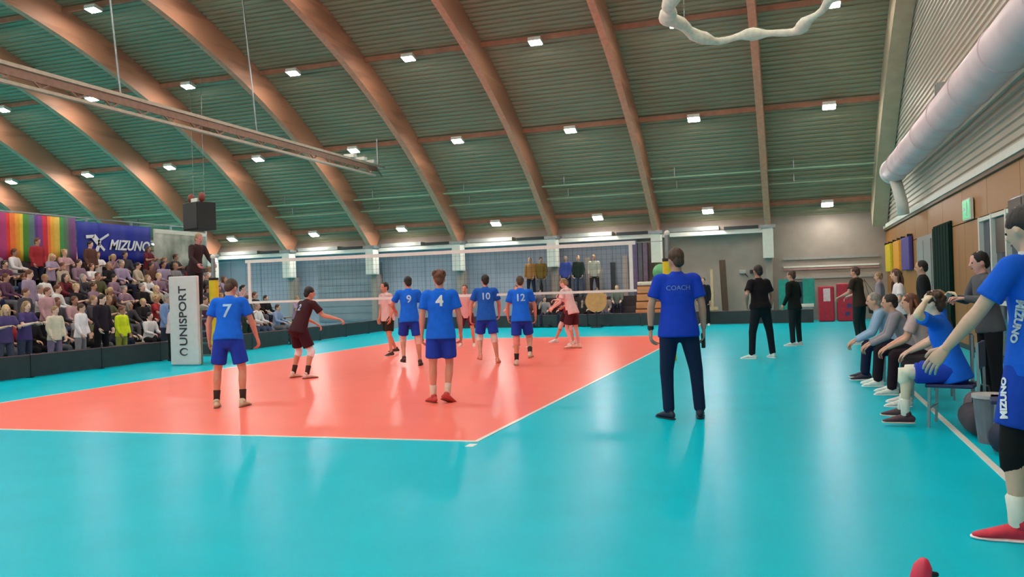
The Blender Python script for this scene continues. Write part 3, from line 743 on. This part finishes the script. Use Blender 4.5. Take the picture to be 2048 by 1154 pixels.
figure('person', (6.25, 14.6, 0), D(140), Pose(lean=10, ua=(.4, .2, -.8), fa=(-.2, .7, -.5), th=dict(L=(-.1, .2, -1), R=(.35, .3, -1)), sh=dict(L=(0, -.2, -1), R=(.3, .3, -1))), 'opponent in dark red shirt stepping out with one white shoe forward', shirt=(150, 46, 66), bottom=(50, 28, 34), skin=PSK, hair='brown', shoe=(236, 236, 240), kneepad=(226, 200, 200), h=1.84, group=OPP)
figure('person', (6.75, 12.9, 0), D(75), Pose(lean=16, ua=dict(L=(-.3, .1, -1), R=(.2, .45, -.8)), fa=dict(L=(0, .8, -.5), R=(-.1, 1, .1)), th=dict(L=(-.1, .2, -1), R=(.12, -.05, -1)), sh=dict(L=(0, -.35, -1), R=(.04, -.12, -1)), head=(18, 0)), 'pale haired opponent in pink shirt and maroon shorts, standing sideways', shirt=(232, 188, 188), bottom=MAR, skin=(232, 178, 170), hair='sandy', shoe=(232, 190, 170), sole=(160, 90, 70), h=1.86, group=OPP)
# --- coach and officials
pc = figure('person', (10.83, 1.75, 0), D(14), Pose(lean=2, ua=dict(L=(-.34, -.06, -1), R=(.24, -.05, -1)), fa=dict(L=(-.04, .10, -1), R=(.06, .2, -1)), th=dict(L=(-.10, .0, -1), R=(.17, .02, -1)), sh=dict(L=(.02, -.02, -1), R=(.06, -.03, -1)), ft=dict(L=(-.55, 1, 0), R=(.15, 1, 0)), head=(2, 22)),
    'tall coach in royal blue polo shirt and dark trousers, back turned beside the sideline', shirt=(24, 62, 188), bottom=(18, 34, 66), skin=(190, 144, 126), hair='brown', legs='trousers', shoe=(20, 28, 52), sole=(18, 26, 44), h=1.99, fat=1.06, skirtlen=-.12)
back_text(pc, 'COACH', .075, .40, mat('faint_print', (110, 140, 190), .6), 0)
wl = V(pc['K'](pc['J']['wrL']))
o = MB().tube([tuple(wl+V((0, 0, .05))), tuple(wl+V((0, 0, .015)))], .036, 12).build('wristwatch', BLACK, pc['root'])
wr_ = V(pc['K'](pc['J']['wrR']))
t = tag(empty('phone', V((10.83, 1.75, 0))+Matrix.Rotation(D(14), 3, 'Z') @ (wr_+V((.0, .05, -.13)))), 'small dark phone held low by the tall coach', 'phone')
MB().box(-.02, .02, -.04, .04, -.09, .08).build('case', BLACK, t, bevel=.006)
po = figure('person', (11.45, 9.7, 0), D(38), Pose(lean=3, ua=dict(L=(-.55, -.28, -.9), R=(.3, -.1, -1)), fa=dict(L=(.35, .55, -.7), R=(0, .2, -1)), th=dict(L=(-.20, .05, -1), R=(.20, -.04, -1)), sh=dict(L=(-.08, -.02, -1), R=(.08, -.06, -1)), ft=dict(L=(-.8, .8, 0), R=(.2, 1, 0))),
    'man in black shirt and dark trousers with white shoes, hand on hip', shirt=(24, 18, 24), bottom=(16, 26, 34), skin=(176, 132, 116), hair='dark', legs='trousers', shoe=(226, 236, 232), h=1.92, fat=1.08, skirtlen=-.02)
MB().tube([po['K'](po['sp'](-.005)), po['K'](po['sp'](.025))], [(.185*1.08, .135*1.08)]*2, 20, caps=False).build('belt', mat('pale_belt', (150, 150, 160), .6), po['root'])
figure('person', (12.1, 13.2, 0), D(60), Pose(lean=4, ua=(.3, -.1, -1), fa=(-.1, .5, -.8)), 'man in black track suit standing behind the official with the pale belt', shirt=(16, 26, 24), bottom=(24, 34, 36), skin=(196, 150, 130), hair='brown', legs='trousers', sleeve='long', shoe=(200, 200, 200), h=1.82)
figure('person', (8.95, 24.0, 0), D(170), Pose(lean=2), 'person in black clothes with a pale belt pouch by the far barrier', shirt=(24, 28, 40), bottom=(26, 26, 30), hair='dark', legs='trousers', sleeve='long', h=1.8)
# first referee on the stand
figure('person', (-1.68, 9.2, 1.36), D(-100), Pose(lean=12, ua=(.3, .25, -.9), fa=(-.1, .7, -.6), head=(12, 0)), 'first referee on top of the white padded stand', shirt=(58, 40, 44), bottom=(40, 36, 42), skin=(206, 140, 134), hair='sandy', legs='trousers', sleeve='long', h=1.84)
# --- people on the right side
pb = figure('person', (13.42, -2.5, 0), D(46), Pose(lean=1, ua=dict(L=(-.34, .46, -.85), R=(.2, .2, -.9)), fa=dict(L=(-.42, .50, -.78), R=(-.1, .4, -.8)), th=dict(L=(-.16, .14, -1), R=(.16, -.22, -1)), sh=dict(L=(-.02, -.05, -1), R=(.05, -.12, -1)), ft=dict(L=(-.62, .85, 0), R=(.2, 1, 0)), head=(16, -6)),
    'very tall player in blue kit with black knee sleeves and red shoes beside the bench', shirt=(18, 92, 212), bottom=(22, 66, 176), skin=(206, 172, 152), hair='dark', shoe=(204, 34, 62), sole=(240, 220, 224), sock=(226, 226, 216), kneesleeve=(18, 18, 22), h=1.97, vox=.012, skirtlen=-.10)
MB().tube([pb['K'](pb['sp'](.548)), pb['K'](pb['sp'](.575))], [(.080, .074)]*2, 18, caps=False).build('collar', WHITE, pb['root'])
q = V(pb['K'](pb['sp'](.20, -.1)))
text('lettering', 'MIZUNO', .062, mat('worn_print', (176, 190, 206), .6, .2, 40), pb['root'], Mx(Matrix(((0, 0, -1), (-1, 0, 0), (0, 1, 0))) @ Matrix.Rotation(-math.pi/2-.2, 3, 'Z'), (-.55, q.y+.0, q.z)), bold=.003, target=pb['shirt'], axis=(1, 0, 0))
# shorts lettering is added after the remesh below
bench = []
def seat(x, y, yaw, label, lean=8, **kw):
    ps = kw.pop('pose', None) or Pose(lean=lean, ua=(.12, .35, -.9), fa=(-.18, .85, -.45), th=(.16, 1, -.02), sh=(.02, .10, -1), head=(2, 0), pelvis=.57)
    hh = kw.get('h', 1.82)
    ps.pelvis = .57
    bench.append((x, y, yaw))
    return figure('person', (x, y, 0), yaw, ps, label, **kw)
SB = Pose(lean=16, ua=dict(L=(-.75, .3, .25), R=(.85, .2, .45)), fa=dict(L=(.75, -.15, .45), R=(-.75, -.45, .45)), th=dict(L=(-.30, 1, .02), R=(.10, 1, .0)), sh=dict(L=(-.02, .0, -1), R=(.05, .25, -1)), head=(-4, 0))
seat(13.62, 1.55, D(72), 'seated player in blue shirt with hands behind his head, pale bare legs', pose=SB, shirt=BLUE, bottom=BLUES, skin=(226, 206, 182), hair='brown', hairstyle='full', shoe=(70, 40, 50), sole=(216, 196, 186), sock=(226, 224, 214), kneepad=(232, 228, 210), h=1.86)
seat(13.75, 2.75, D(82), 'seated spectator in dark top and olive cap, next to the blue seated player', shirt=(70, 66, 62), bottom=(40, 38, 44), hair='sandy', legs='trousers', h=1.8, skin=(220, 180, 160))
seat(13.70, 3.75, D(85), 'seated person in dusty pink shirt and black trousers, third chair along', lean=20, shirt=(196, 170, 170), bottom=(36, 22, 32), hair='auburn', hairstyle='long', legs='trousers', shoe=(220, 222, 216), h=1.76)
seat(13.62, 4.75, D(88), 'seated person in grey lilac top and black trousers with white shoes', lean=26, shirt=(150, 142, 152), bottom=(28, 18, 30), hair='dark', legs='trousers', sleeve='long', shoe=(228, 234, 228), h=1.78)
seat(13.55, 5.75, D(88), 'seated person in pale blue shirt and navy trousers at the chair row end', lean=30, shirt=(150, 176, 206), bottom=(18, 26, 58), hair='grey', legs='trousers', sleeve='long', shoe=(44, 34, 56), h=1.84)
figure('person', (14.25, 3.1, 0), D(100), Pose(lean=6, ua=(.4, .2, -.7), fa=(-.6, .6, .1), head=(6, 0)), 'dark haired bystander in grey jacket behind the tall blue player', shirt=(90, 92, 100), bottom=(30, 30, 38), hair='black', legs='trousers', sleeve='long', skin=(226, 170, 160), h=1.84)
figure('person', (14.35, 9.0, 0), D(80), Pose(lean=2), 'man in black jacket standing before the dark window', shirt=(30, 32, 34), bottom=(44, 42, 46), hair='dark', legs='trousers', sleeve='long', h=1.86)
figure('person', (14.1, 10.4, 0), D(95), Pose(lean=4, ua=(.3, .1, -.9), fa=(-.1, .6, -.6)), 'woman in white top standing before the green door', shirt=(232, 222, 226), bottom=(90, 70, 78), hair='brown', legs='trousers', hairstyle='long', h=1.7)
figure('person', (14.25, 12.2, 0), D(70), Pose(lean=3), 'woman in brown and black dress with long auburn hair by the wall', shirt=(70, 36, 34), bottom=(24, 20, 28), hair='auburn', hairstyle='long', legs='trousers', sleeve='long', h=1.76)
pg = figure('person', (13.55, 13.5, 0), D(60), Pose(lean=6, ua=(.3, .2, -.9), fa=(-.2, .8, -.3), th=(.1, .05, -1), sh=(.02, -.15, -1)), 'person in olive and brown clothes standing by the red blocks with a bag', shirt=(56, 46, 38), bottom=(26, 44, 46), hair='brown', legs='trousers', h=1.86)
figure('person', (14.2, 15.6, 0), D(80), Pose(lean=2), 'person in lilac grey coat standing behind the olive clothed person', shirt=(150, 138, 150), bottom=(120, 112, 120), hair='sandy', legs='trousers', sleeve='long', h=1.72)
t = tag(empty('shoulder_bag', (13.85, 13.3, .72)), 'black shoulder bag hanging beside the olive clothed person', 'bag')
MB().box(-.12, .12, -.07, .07, 0, .34).build('body', BLACK, t, bevel=.03); MB().bar((-.08, 0, .34), (-.2, 0, .8), .025, .008).bar((.08, 0, .34), (-.2, 0, .8), .025, .008).build('strap', BLACK, t)
# chairs for the bench row
ch0 = None
for i, (x, y, yaw) in enumerate(bench):
    lab = ['black tube chair under the blue seated player', 'black tube chair, second in the row from the tall player', 'black tube chair under the dusty pink shirt', 'black tube chair under the grey lilac top', 'black tube chair at the end, under the pale blue shirt'][i]
    t = tag(empty('chair', (x, y, 0), yaw), lab, 'chair', 'chairs along the sideline')
    CH = mat('chair_blue', (34, 44, 92), .6)
    MB().box(-.22, .22, -.2, .24, .405, .44).build('seat', CH, t, bevel=.01)
    MB().box(-.21, .21, -.26, -.23, .6, .86).build('backrest', CH, t, bevel=.01)
    for a, b_ in ((-.2, -.24), (.2, -.24)): MB().bar((a, b_, 0), (a, b_, .86), .025).build('leg', STEEL, t)
    for a in (-.2, .2): MB().bar((a, .22, 0), (a, .2, .41), .025).build('leg', STEEL, t)
    MB().bar((-.2, .2, .2), (.2, .2, .2), .015).build('stretcher', STEEL, t)
for i, (x, y, lab) in enumerate(((13.95, .35, 'empty blue tube chair behind the tall player'), (14.05, -.75, 'empty blue tube chair beside the grey bin'))):
    t = tag(empty('chair', (x, y, 0), D(80)), lab, 'chair', 'chairs along the sideline')
    MB().box(-.22, .22, -.2, .24, .405, .44).build('seat', MATS['chair_blue'], t, bevel=.01); MB().box(-.21, .21, -.26, -.23, .6, .86).build('backrest', MATS['chair_blue'], t, bevel=.01)
    for a, b_ in ((-.2, -.24), (.2, -.24)): MB().bar((a, b_, 0), (a, b_, .86), .025).build('leg', STEEL, t)
    for a in (-.2, .2): MB().bar((a, .22, 0), (a, .2, .41), .025).build('leg', STEEL, t)
t = tag(empty('bin', (13.78, .62, 0)), 'grey round bin standing behind the white floor line', 'bin')
MB().tube([(0, 0, 0), (0, 0, .2), (0, 0, .42)], [.13, .15, .165], 20, caps=False).build('tub', mat('bin_grey', (104, 108, 118), .5), t); MB().tube([(0, 0, .41), (0, 0, .44)], .175, 20, caps=False).build('rim', mat('bin_rim', (170, 168, 168), .5), t)
for i, (x, y, c, lab) in enumerate(((13.72, 1.1, (60, 56, 66), 'dark sports bag under the blue seated player chair'), (13.98, 2.0, (110, 96, 104), 'mauve sports bag on the floor behind the chairs'), (13.86, -.1, (24, 34, 60), 'navy sports bag beside the grey bin'))):
    t = tag(empty('sports_bag', (x, y, 0), .3*i), lab, 'bag')
    mm = mat('bag%d' % i, c, .8, .1)
    MB().tube([(0, -.24, .14), (0, 0, .15), (0, .24, .14)], [(.12, .13), (.14, .145), (.12, .13)], 16).build('body', mm, t, smooth=True)
    MB().tube([(0, -.1, .26), (0, -.07, .36), (0, .07, .36), (0, .1, .26)], .012, 8).build('handle', BLACK, t)
# red bottle at the bottom edge, small ball things
t = tag(empty('water_bottle', (12.605, -3.66, .0)), 'red drinking bottle with a black spout standing near the camera', 'bottle')
t.rotation_euler = (0, D(11), 0)
MB().tube([(0, 0, .012), (0, 0, .10), (0, 0, .152), (0, 0, .175)], [.048, .048, .042, .028], 18).build('body', mat('bottle_red', (224, 50, 84), .4), t, smooth=True)
MB().tube([(.02, 0, .12), (.066, 0, .13)], [.018, .012], 10).build('spout', BLACK, t, smooth=True)
# volleyball rack-like small white items by the far right player's foot
for i, (x, y) in enumerate(((13.72, -1.25), (13.9, -1.05))):
    t = tag(MB().ball((0, 0, .105), .105, 20).build('volleyball', mat('ball_white', (226, 232, 228), .5), None, smooth=True, loc=(x, y, 0)), ['white volleyball on the floor behind the tall player', 'second white volleyball touching the floor by the bin side'][i], 'ball')

# ------------------------------------------------------------------ far end furnishings
t = tag(empty('vaulting_box', (6.75, 25.7, 0)), 'layered orange wood vaulting box behind the far barrier', 'vaulting box')
OW = mat('orange_wood', (214, 138, 88), .5, .08, 3)
for k in range(5):
    wd = .62-.03*k; MB().box(-wd, wd, -.3, .3, .05+.3*k, .05+.3*k+.25).build('layer', OW, t, bevel=.015); MB().box(-wd+.03, wd-.03, -.27, .27, .30+.3*k, .35+.3*k).build('spacer', mat('dark_wood', (120, 70, 44), .6), t)
MB().box(-.5, .5, -.28, .28, 1.55, 1.7).build('leather_top', mat('cream_leather', (216, 196, 176), .5), t, bevel=.04)
t = tag(empty('folded_mat', (6.3, 26.4, 0)), 'tall folded purple grey gym mat standing against the far wall', 'mat')
for k, c in enumerate(((104, 86, 120), (92, 84, 92), (112, 92, 112))): MB().box(-.32+.2*k, -.14+.2*k, -.2, .2, 0, 3.3-.02*k).build('fold', mat('matfold%d' % k, c, .7), t, bevel=.02)
t = tag(MB().ball((0, 0, 0), .33, 20).build('exercise_ball', mat('ball_green', (96, 160, 106), .5), None, smooth=True, loc=(7.15, 25.75, 2.05)), 'green exercise ball lying on top of the shelf by the mat', 'ball')
t = tag(empty('storage_shelf', (7.25, 26.35, 0)), 'grey storage shelf behind the vaulting box', 'shelf')
for z in (.4, 1.1, 1.7): MB().box(-.5, .5, -.75, .3, z, z+.04).build('shelf_board', GREYP, t)
for x in (-.48, .45):
    for y in (-.72, .25): MB().box(x, x+.04, y, y+.04, 0, 1.74).build('post', STEEL, t)
t = tag(MB().tube([(-.25, 0, .18), (.25, 0, .18)], .18, 14, right=(0, 1, 0)).build('equipment_bag', mat('magenta_cloth', (160, 28, 82), .7), None, smooth=True, loc=(7.3, 25.9, 1.14)), 'magenta equipment bag on the storage shelf', 'bag')
t = tag(empty('folded_goal', (9.55, 26.3, 0)), 'narrow dark brown folded goal frame leaning on the far wall', 'goal')
MB().bar((0, 0, 0), (-.1, .3, 2.45), .22, .12).build('dark_cover', mat('cover_brown', (74, 58, 44), .7), t); MB().box(-.55, -.45, -.05, .05, 0, 2.1).build('wood_post', mat('pale_post', (206, 178, 140), .6), t); MB().box(-.9, -.3, -.1, .1, .5, .62).build('cross_bar', MATS['pale_post'], t)
t = tag(empty('teal_screen', (12.2, 26.1, 0)), 'teal board screen with a dark figure shape behind the barrier', 'screen')
MB().box(-.65, -.1, -.04, .04, .1, 1.6).build('board', TEALP, t); MB().box(.22, .65, -.04, .04, .55, 1.6).build('board', TEALP, t)
MB().box(-.1, .22, -.05, .03, .6, 1.5).build('dark_panel', mat('dark_teal', (20, 56, 72), .6), t)
MB().box(-.1, .6, -.3, .1, .55, .66).build('white_shelf', WHITE, t); MB().box(0, .55, -.25, .1, .0, .55).build('box_base', GREYP, t)
for i, (x0, x1, z, lab) in enumerate(((12.95, 13.5, 1.3, 'red padded block with a white top patch at the barrier end'), (13.6, 14.35, 1.38, 'dark red padded block with small coloured patches beside the other'))):
    t = tag(empty('padded_block', ((x0+x1)/2, 25.6, 0)), lab, 'block', 'red padded blocks at the barrier end')
    hw = (x1-x0)/2
    MB().box(-hw, hw, -.25, .25, 0, z).build('pad', RED, t, bevel=.04)
    if i == 0: MB().box(-.1, .14, -.265, -.25, .75, z-.08).build('patch', mat('pink_patch', (226, 196, 200), .6), t)
    else:
        for a, b_, c in ((-.1, .9, (196, 170, 180)), (.15, .95, (196, 170, 180)), (-.05, .5, (70, 54, 110)), (-.12, .2, (70, 54, 110))): MB().box(a, a+.16, -.265, -.25, b_, b_+.14).build('patch', mat('patch%d%d' % (c[0], c[2]), c, .6), t)
for i, (x, y, lab) in enumerate(((10.6, 26.93, 'small black wall fitting near the dark official'), (10.2, 26.93, 'small grey wall fitting beside the black one'))):
    t = tag(empty('wall_fitting', (x, y, 1.95)), lab, 'fitting'); MB().box(-.12, .12, -.08, .07, -.06, .08).build('plate', BLACK if i == 0 else GREYP, t, bevel=.01); MB().bar((.05, -.05, 0), (.2, -.1, -.2), .03).build('hook', BLACK, t)
t = tag(empty('backboard', (4.9, 24.0, 0)), 'round orange board standing behind the crouching magenta opponent', 'board')
MB().tube([(0, -.03, 1.0), (0, .03, 1.0)], .42, 24, caps=False).build('disc', mat('disc_orange', (206, 140, 84), .6), t); MB().box(-.03, .03, -.05, .0, 0, .62).build('stand', BLACK, t); MB().box(-.2, .2, -.2, .15, 0, .03).build('foot', BLACK, t)
# small far stand
t = tag(empty('far_bench_stand', (3.8, 25.4, 0)), 'low stepped bench stand behind the far barrier', 'stand')
for k in range(3): MB().box(-2.6, 2.6, -.25+.38*k, .12+.38*k, 0, .32+.42*k).build('step', DKW, t)
for k in range(10): MB().box(-2.5+.52*k, -2.3+.52*k, 1.30, 1.34, 1.0, 2.3+.25*((k*7) % 3)).build('leaning_ski', [GREYP, DARK, CREAM][k % 3], t)

# ------------------------------------------------------------------ spectators: prototypes then copies
PARK = (0, 0, 0)
sit = dict(th=(.15, 1, -.03), sh=(.02, .06, -1))
def proto(pose, **kw): return figure('person', PARK, 0, pose, 'spectator', vox=.022, hero=False, **kw)['root']
def sp_(lean, ua, fa, head=(0, 0)):
    q = Pose(lean=lean, ua=ua, fa=fa, head=head, **sit); q.pelvis = .55; return q
PR = [
 proto(sp_(8, (.12, .3, -.9), (-.2, .9, -.2)), hairstyle='short', sleeve='long', legs='trousers', h=1.76),
 proto(sp_(26, (.12, .5, -.8), (-.25, .8, -.3), (-14, 8)), hairstyle='long', sleeve='long', legs='trousers', h=1.68),
 proto(sp_(4, (.2, .45, -.7), (-.5, .8, .25), (0, -12)), hairstyle='full', sleeve='short', legs='trousers', h=1.72),
 proto(sp_(14, dict(L=(-.15, .3, -.9), R=(.2, .5, -.7)), dict(L=(.2, .9, -.1), R=(-.3, .4, .9)), (4, 14)), hairstyle='ponytail', sleeve='short', legs='trousers', h=1.66),
 proto(Pose(lean=3, ua=(.2, .05, -1), fa=(-.1, .4, -.9), head=(4, 10)), hairstyle='short', sleeve='long', legs='trousers', h=1.8),
 proto(Pose(lean=6, ua=(.25, .35, -.8), fa=(-.45, .8, .2), head=(2, -10)), hairstyle='long', sleeve='short', legs='trousers', h=1.68),
]
flush()
# lettering on the tall player's shorts (now that the mesh is final)
so = [c for c in pb['root'].children if c.name.startswith('shorts')][0]
q = V(pb['K'](pb['J']['hipL'].lerp(pb['J']['knL'], .45)))
text('lettering', 'MIZUNO', .058, WINK, pb['root'], Mx(Matrix(((0, 0, -1), (-1, 0, 0), (0, 1, 0))) @ Matrix.Rotation(math.pi/2+.12, 3, 'Z'), (-.55, q.y+.03, q.z+.02)), bold=.003, target=so, axis=(1, 0, 0))
flush()

SKINS = [(214, 170, 150), (196, 150, 132), (226, 186, 170), (176, 132, 112)]
SH = [('mauve', (140, 112, 132)), ('plum', (92, 58, 84)), ('white', (224, 220, 222)), ('black', (30, 26, 32)), ('maroon', (104, 36, 48)), ('charcoal', (66, 62, 70)), ('dusty pink', (190, 150, 158)),
      ('navy', (34, 38, 74)), ('grey', (136, 132, 138)), ('brown', (92, 62, 54)), ('lilac', (160, 144, 172)), ('beige', (188, 172, 152)), ('teal', (40, 92, 104)), ('red', (160, 48, 56)), ('olive', (86, 84, 60)), ('pale blue', (136, 158, 196))]
WTS = [9, 7, 8, 10, 6, 9, 6, 6, 8, 5, 5, 4, 2, 3, 3, 3]
BT = [('black', (26, 24, 30)), ('navy', (36, 40, 62)), ('grey', (106, 104, 112)), ('dark', (48, 40, 46)), ('denim', (74, 86, 112))]
HN = ['brown', 'dark', 'blond', 'grey', 'auburn', 'sandy']
used_lab = set()
def spectator(pi, loc, yaw, sc, label, shirt, bot, hair, skin, group):
    src = PR[pi]; r = src.copy(); COL.objects.link(r); r.location = loc; r.rotation_euler = (0, 0, yaw); r.scale = (sc, sc, sc)
    r['label'] = label; r['group'] = group
    for c in src.children:
        n = c.copy(); COL.objects.link(n); n.parent = r
        nm = c.name.split('.')[0]
        mm = {'body': skinmat(skin), 'shirt': cloth(shirt), 'trousers': cloth(bot), 'hair': hairmat(hair), 'shoe': BLACK}.get(nm)
        if mm and n.material_slots: n.material_slots[0].link = 'OBJECT'; n.material_slots[0].material = mm
    return r
RN = ['lowest', 'second', 'third', 'fourth', 'fifth', 'top']
def place(y):
    return 'beneath the rainbow banner' if y < 12.0 else 'beneath the navy banner' if y < 15 else 'behind the referee stand' if y < 16.2 else 'behind the net end'
GR = 'spectators in the grandstand'
for k in range(NT):
    y = 4.3+.9*k
    while y < 18.3:
        if R.random() < .95:
            for _ in range(60):
                s_ = R.choices(SH, WTS)[0]; b_ = R.choice(BT); hc = R.choice(HN)
                st = R.random() < (.12 if k < 5 else .3)
                pl = place(y+(-tier_x(k)-4.75)*-.0)
                lab = '%s, %s top, %s trousers, %s hair, %s row, %s' % ('standing' if st else 'seated', s_[0], b_[0], hc, RN[k], pl)
                if lab not in used_lab: break
            used_lab.add(lab)
            pi = R.choice([4, 5]) if st else R.choice([0, 0, 1, 2, 3])
            sc = R.uniform(.94, 1.05) if not st else R.uniform(.88, .98)
            spectator(pi, (tier_x(k)-.17+(0 if not st else .38), y+R.uniform(-.06, .06), tier_z(k)), D(-90+R.uniform(-14, 22)), sc, lab, s_[1], b_[1], hc, R.choice(SKINS), GR)
        y += .60+R.uniform(-.03, .06)
# named people standing at the barrier
for (x, y, pi, sc, sh, bt, hc, lab, yaw) in (
    (-4.05, 5.2, 5, .92, (30, 110, 110), (24, 84, 70), 'dark', 'child in teal top leaning at the barrier beneath the rainbow banner', -80),
    (-4.05, 5.95, 5, .96, (84, 70, 120), (76, 82, 104), 'blond', 'blond girl in violet top standing at the barrier', -100),
    (-4.0, 6.4, 5, 1.0, (74, 60, 116), (60, 66, 92), 'sandy', 'sandy haired girl in deep violet top beside the blond girl', -80),
    (-4.05, 7.25, 4, .86, (214, 204, 184), (130, 116, 150), 'sandy', 'child in cream top and lilac trousers at the barrier', -95),
    (-4.05, 8.0, 4, .88, (238, 226, 232), (140, 134, 144), 'brown', 'child in white top and pale grey trousers at the barrier', -75),
    (-4.0, 8.6, 4, 1.0, (34, 24, 36), (22, 18, 24), 'dark', 'tall person all in black at the barrier beside the white topped child', -90),
    (-4.0, 9.25, 4, .82, (216, 226, 40), (150, 156, 70), 'auburn', 'child in neon yellow top and khaki trousers by the referee stand', -90),
    (-3.15, 10.05, 4, .84, (222, 196, 204), (22, 26, 30), 'brown', 'ball kid in pale pink top and black trousers in front of the barrier', -60),
    (-4.05, 11.8, 5, .95, (206, 170, 160), (60, 60, 80), 'sandy', 'woman in salmon pink top standing behind the maroon crouching player', -90),
    (-4.0, 10.9, 4, .98, (120, 144, 190), (40, 44, 60), 'grey', 'grey haired person in light blue top at the barrier behind the net end', -90),
    (-4.1, 13.0, 5, .95, (160, 120, 150), (40, 30, 50), 'dark', 'woman in violet pink top at the barrier near the grandstand end', -70),
    (-4.1, 14.6, 4, .93, (60, 70, 60), (40, 60, 50), 'brown', 'person in moss green top at the barrier at the grandstand end', -90)):
    spectator(pi, (x, y, 0), D(yaw), sc, lab, sh, bt, hc, R.choice(SKINS), 'people standing at the rink barrier')
# people of the far bench stand
k = 0
for (x, row, c, nm, st) in ((1.7, 2, (150, 104, 60), 'ochre', 1), (2.15, 2, (120, 92, 40), 'mustard', 1), (3.22, 2, (60, 76, 150), 'blue', 1), (3.75, 2, (36, 50, 46), 'dark green', 1), (4.4, 2, (176, 172, 160), 'off white', 1),
                       (1.9, 0, (110, 60, 60), 'rust', 0), (2.5, 0, (150, 136, 136), 'pale grey', 0), (3.1, 0, (84, 40, 50), 'wine red', 0), (3.7, 0, (130, 120, 100), 'khaki', 0), (4.35, 0, (70, 60, 52), 'dark brown', 0), (5.0, 0, (140, 120, 120), 'rose grey', 0),
                       (2.2, 1, (120, 110, 120), 'lilac grey', 0), (3.4, 1, (90, 84, 90), 'slate', 0), (4.6, 1, (60, 58, 66), 'charcoal', 0), (5.4, 1, (112, 118, 110), 'grey green', 0)):
    z = (.32+.42*row) if st else (.32+.42*row-.44)
    y = 25.4-.25+.38*row+(.15 if st else .1)
    spectator(4 if st else R.choice([0, 2, 3]), (x, y, z if st else max(z, 0)), D(180+R.uniform(-15, 15)), .97, '%s spectator in %s top on the %s step of the far bench stand' % ('standing' if st else 'seated', nm, ['lowest', 'middle', 'top'][row]), c, R.choice(BT)[1], R.choice(HN), R.choice(SKINS), 'spectators on the far bench stand')
# remove the crowd prototypes
for src in PR:
    for c in list(src.children): bpy.data.objects.remove(c)
    bpy.data.objects.remove(src)
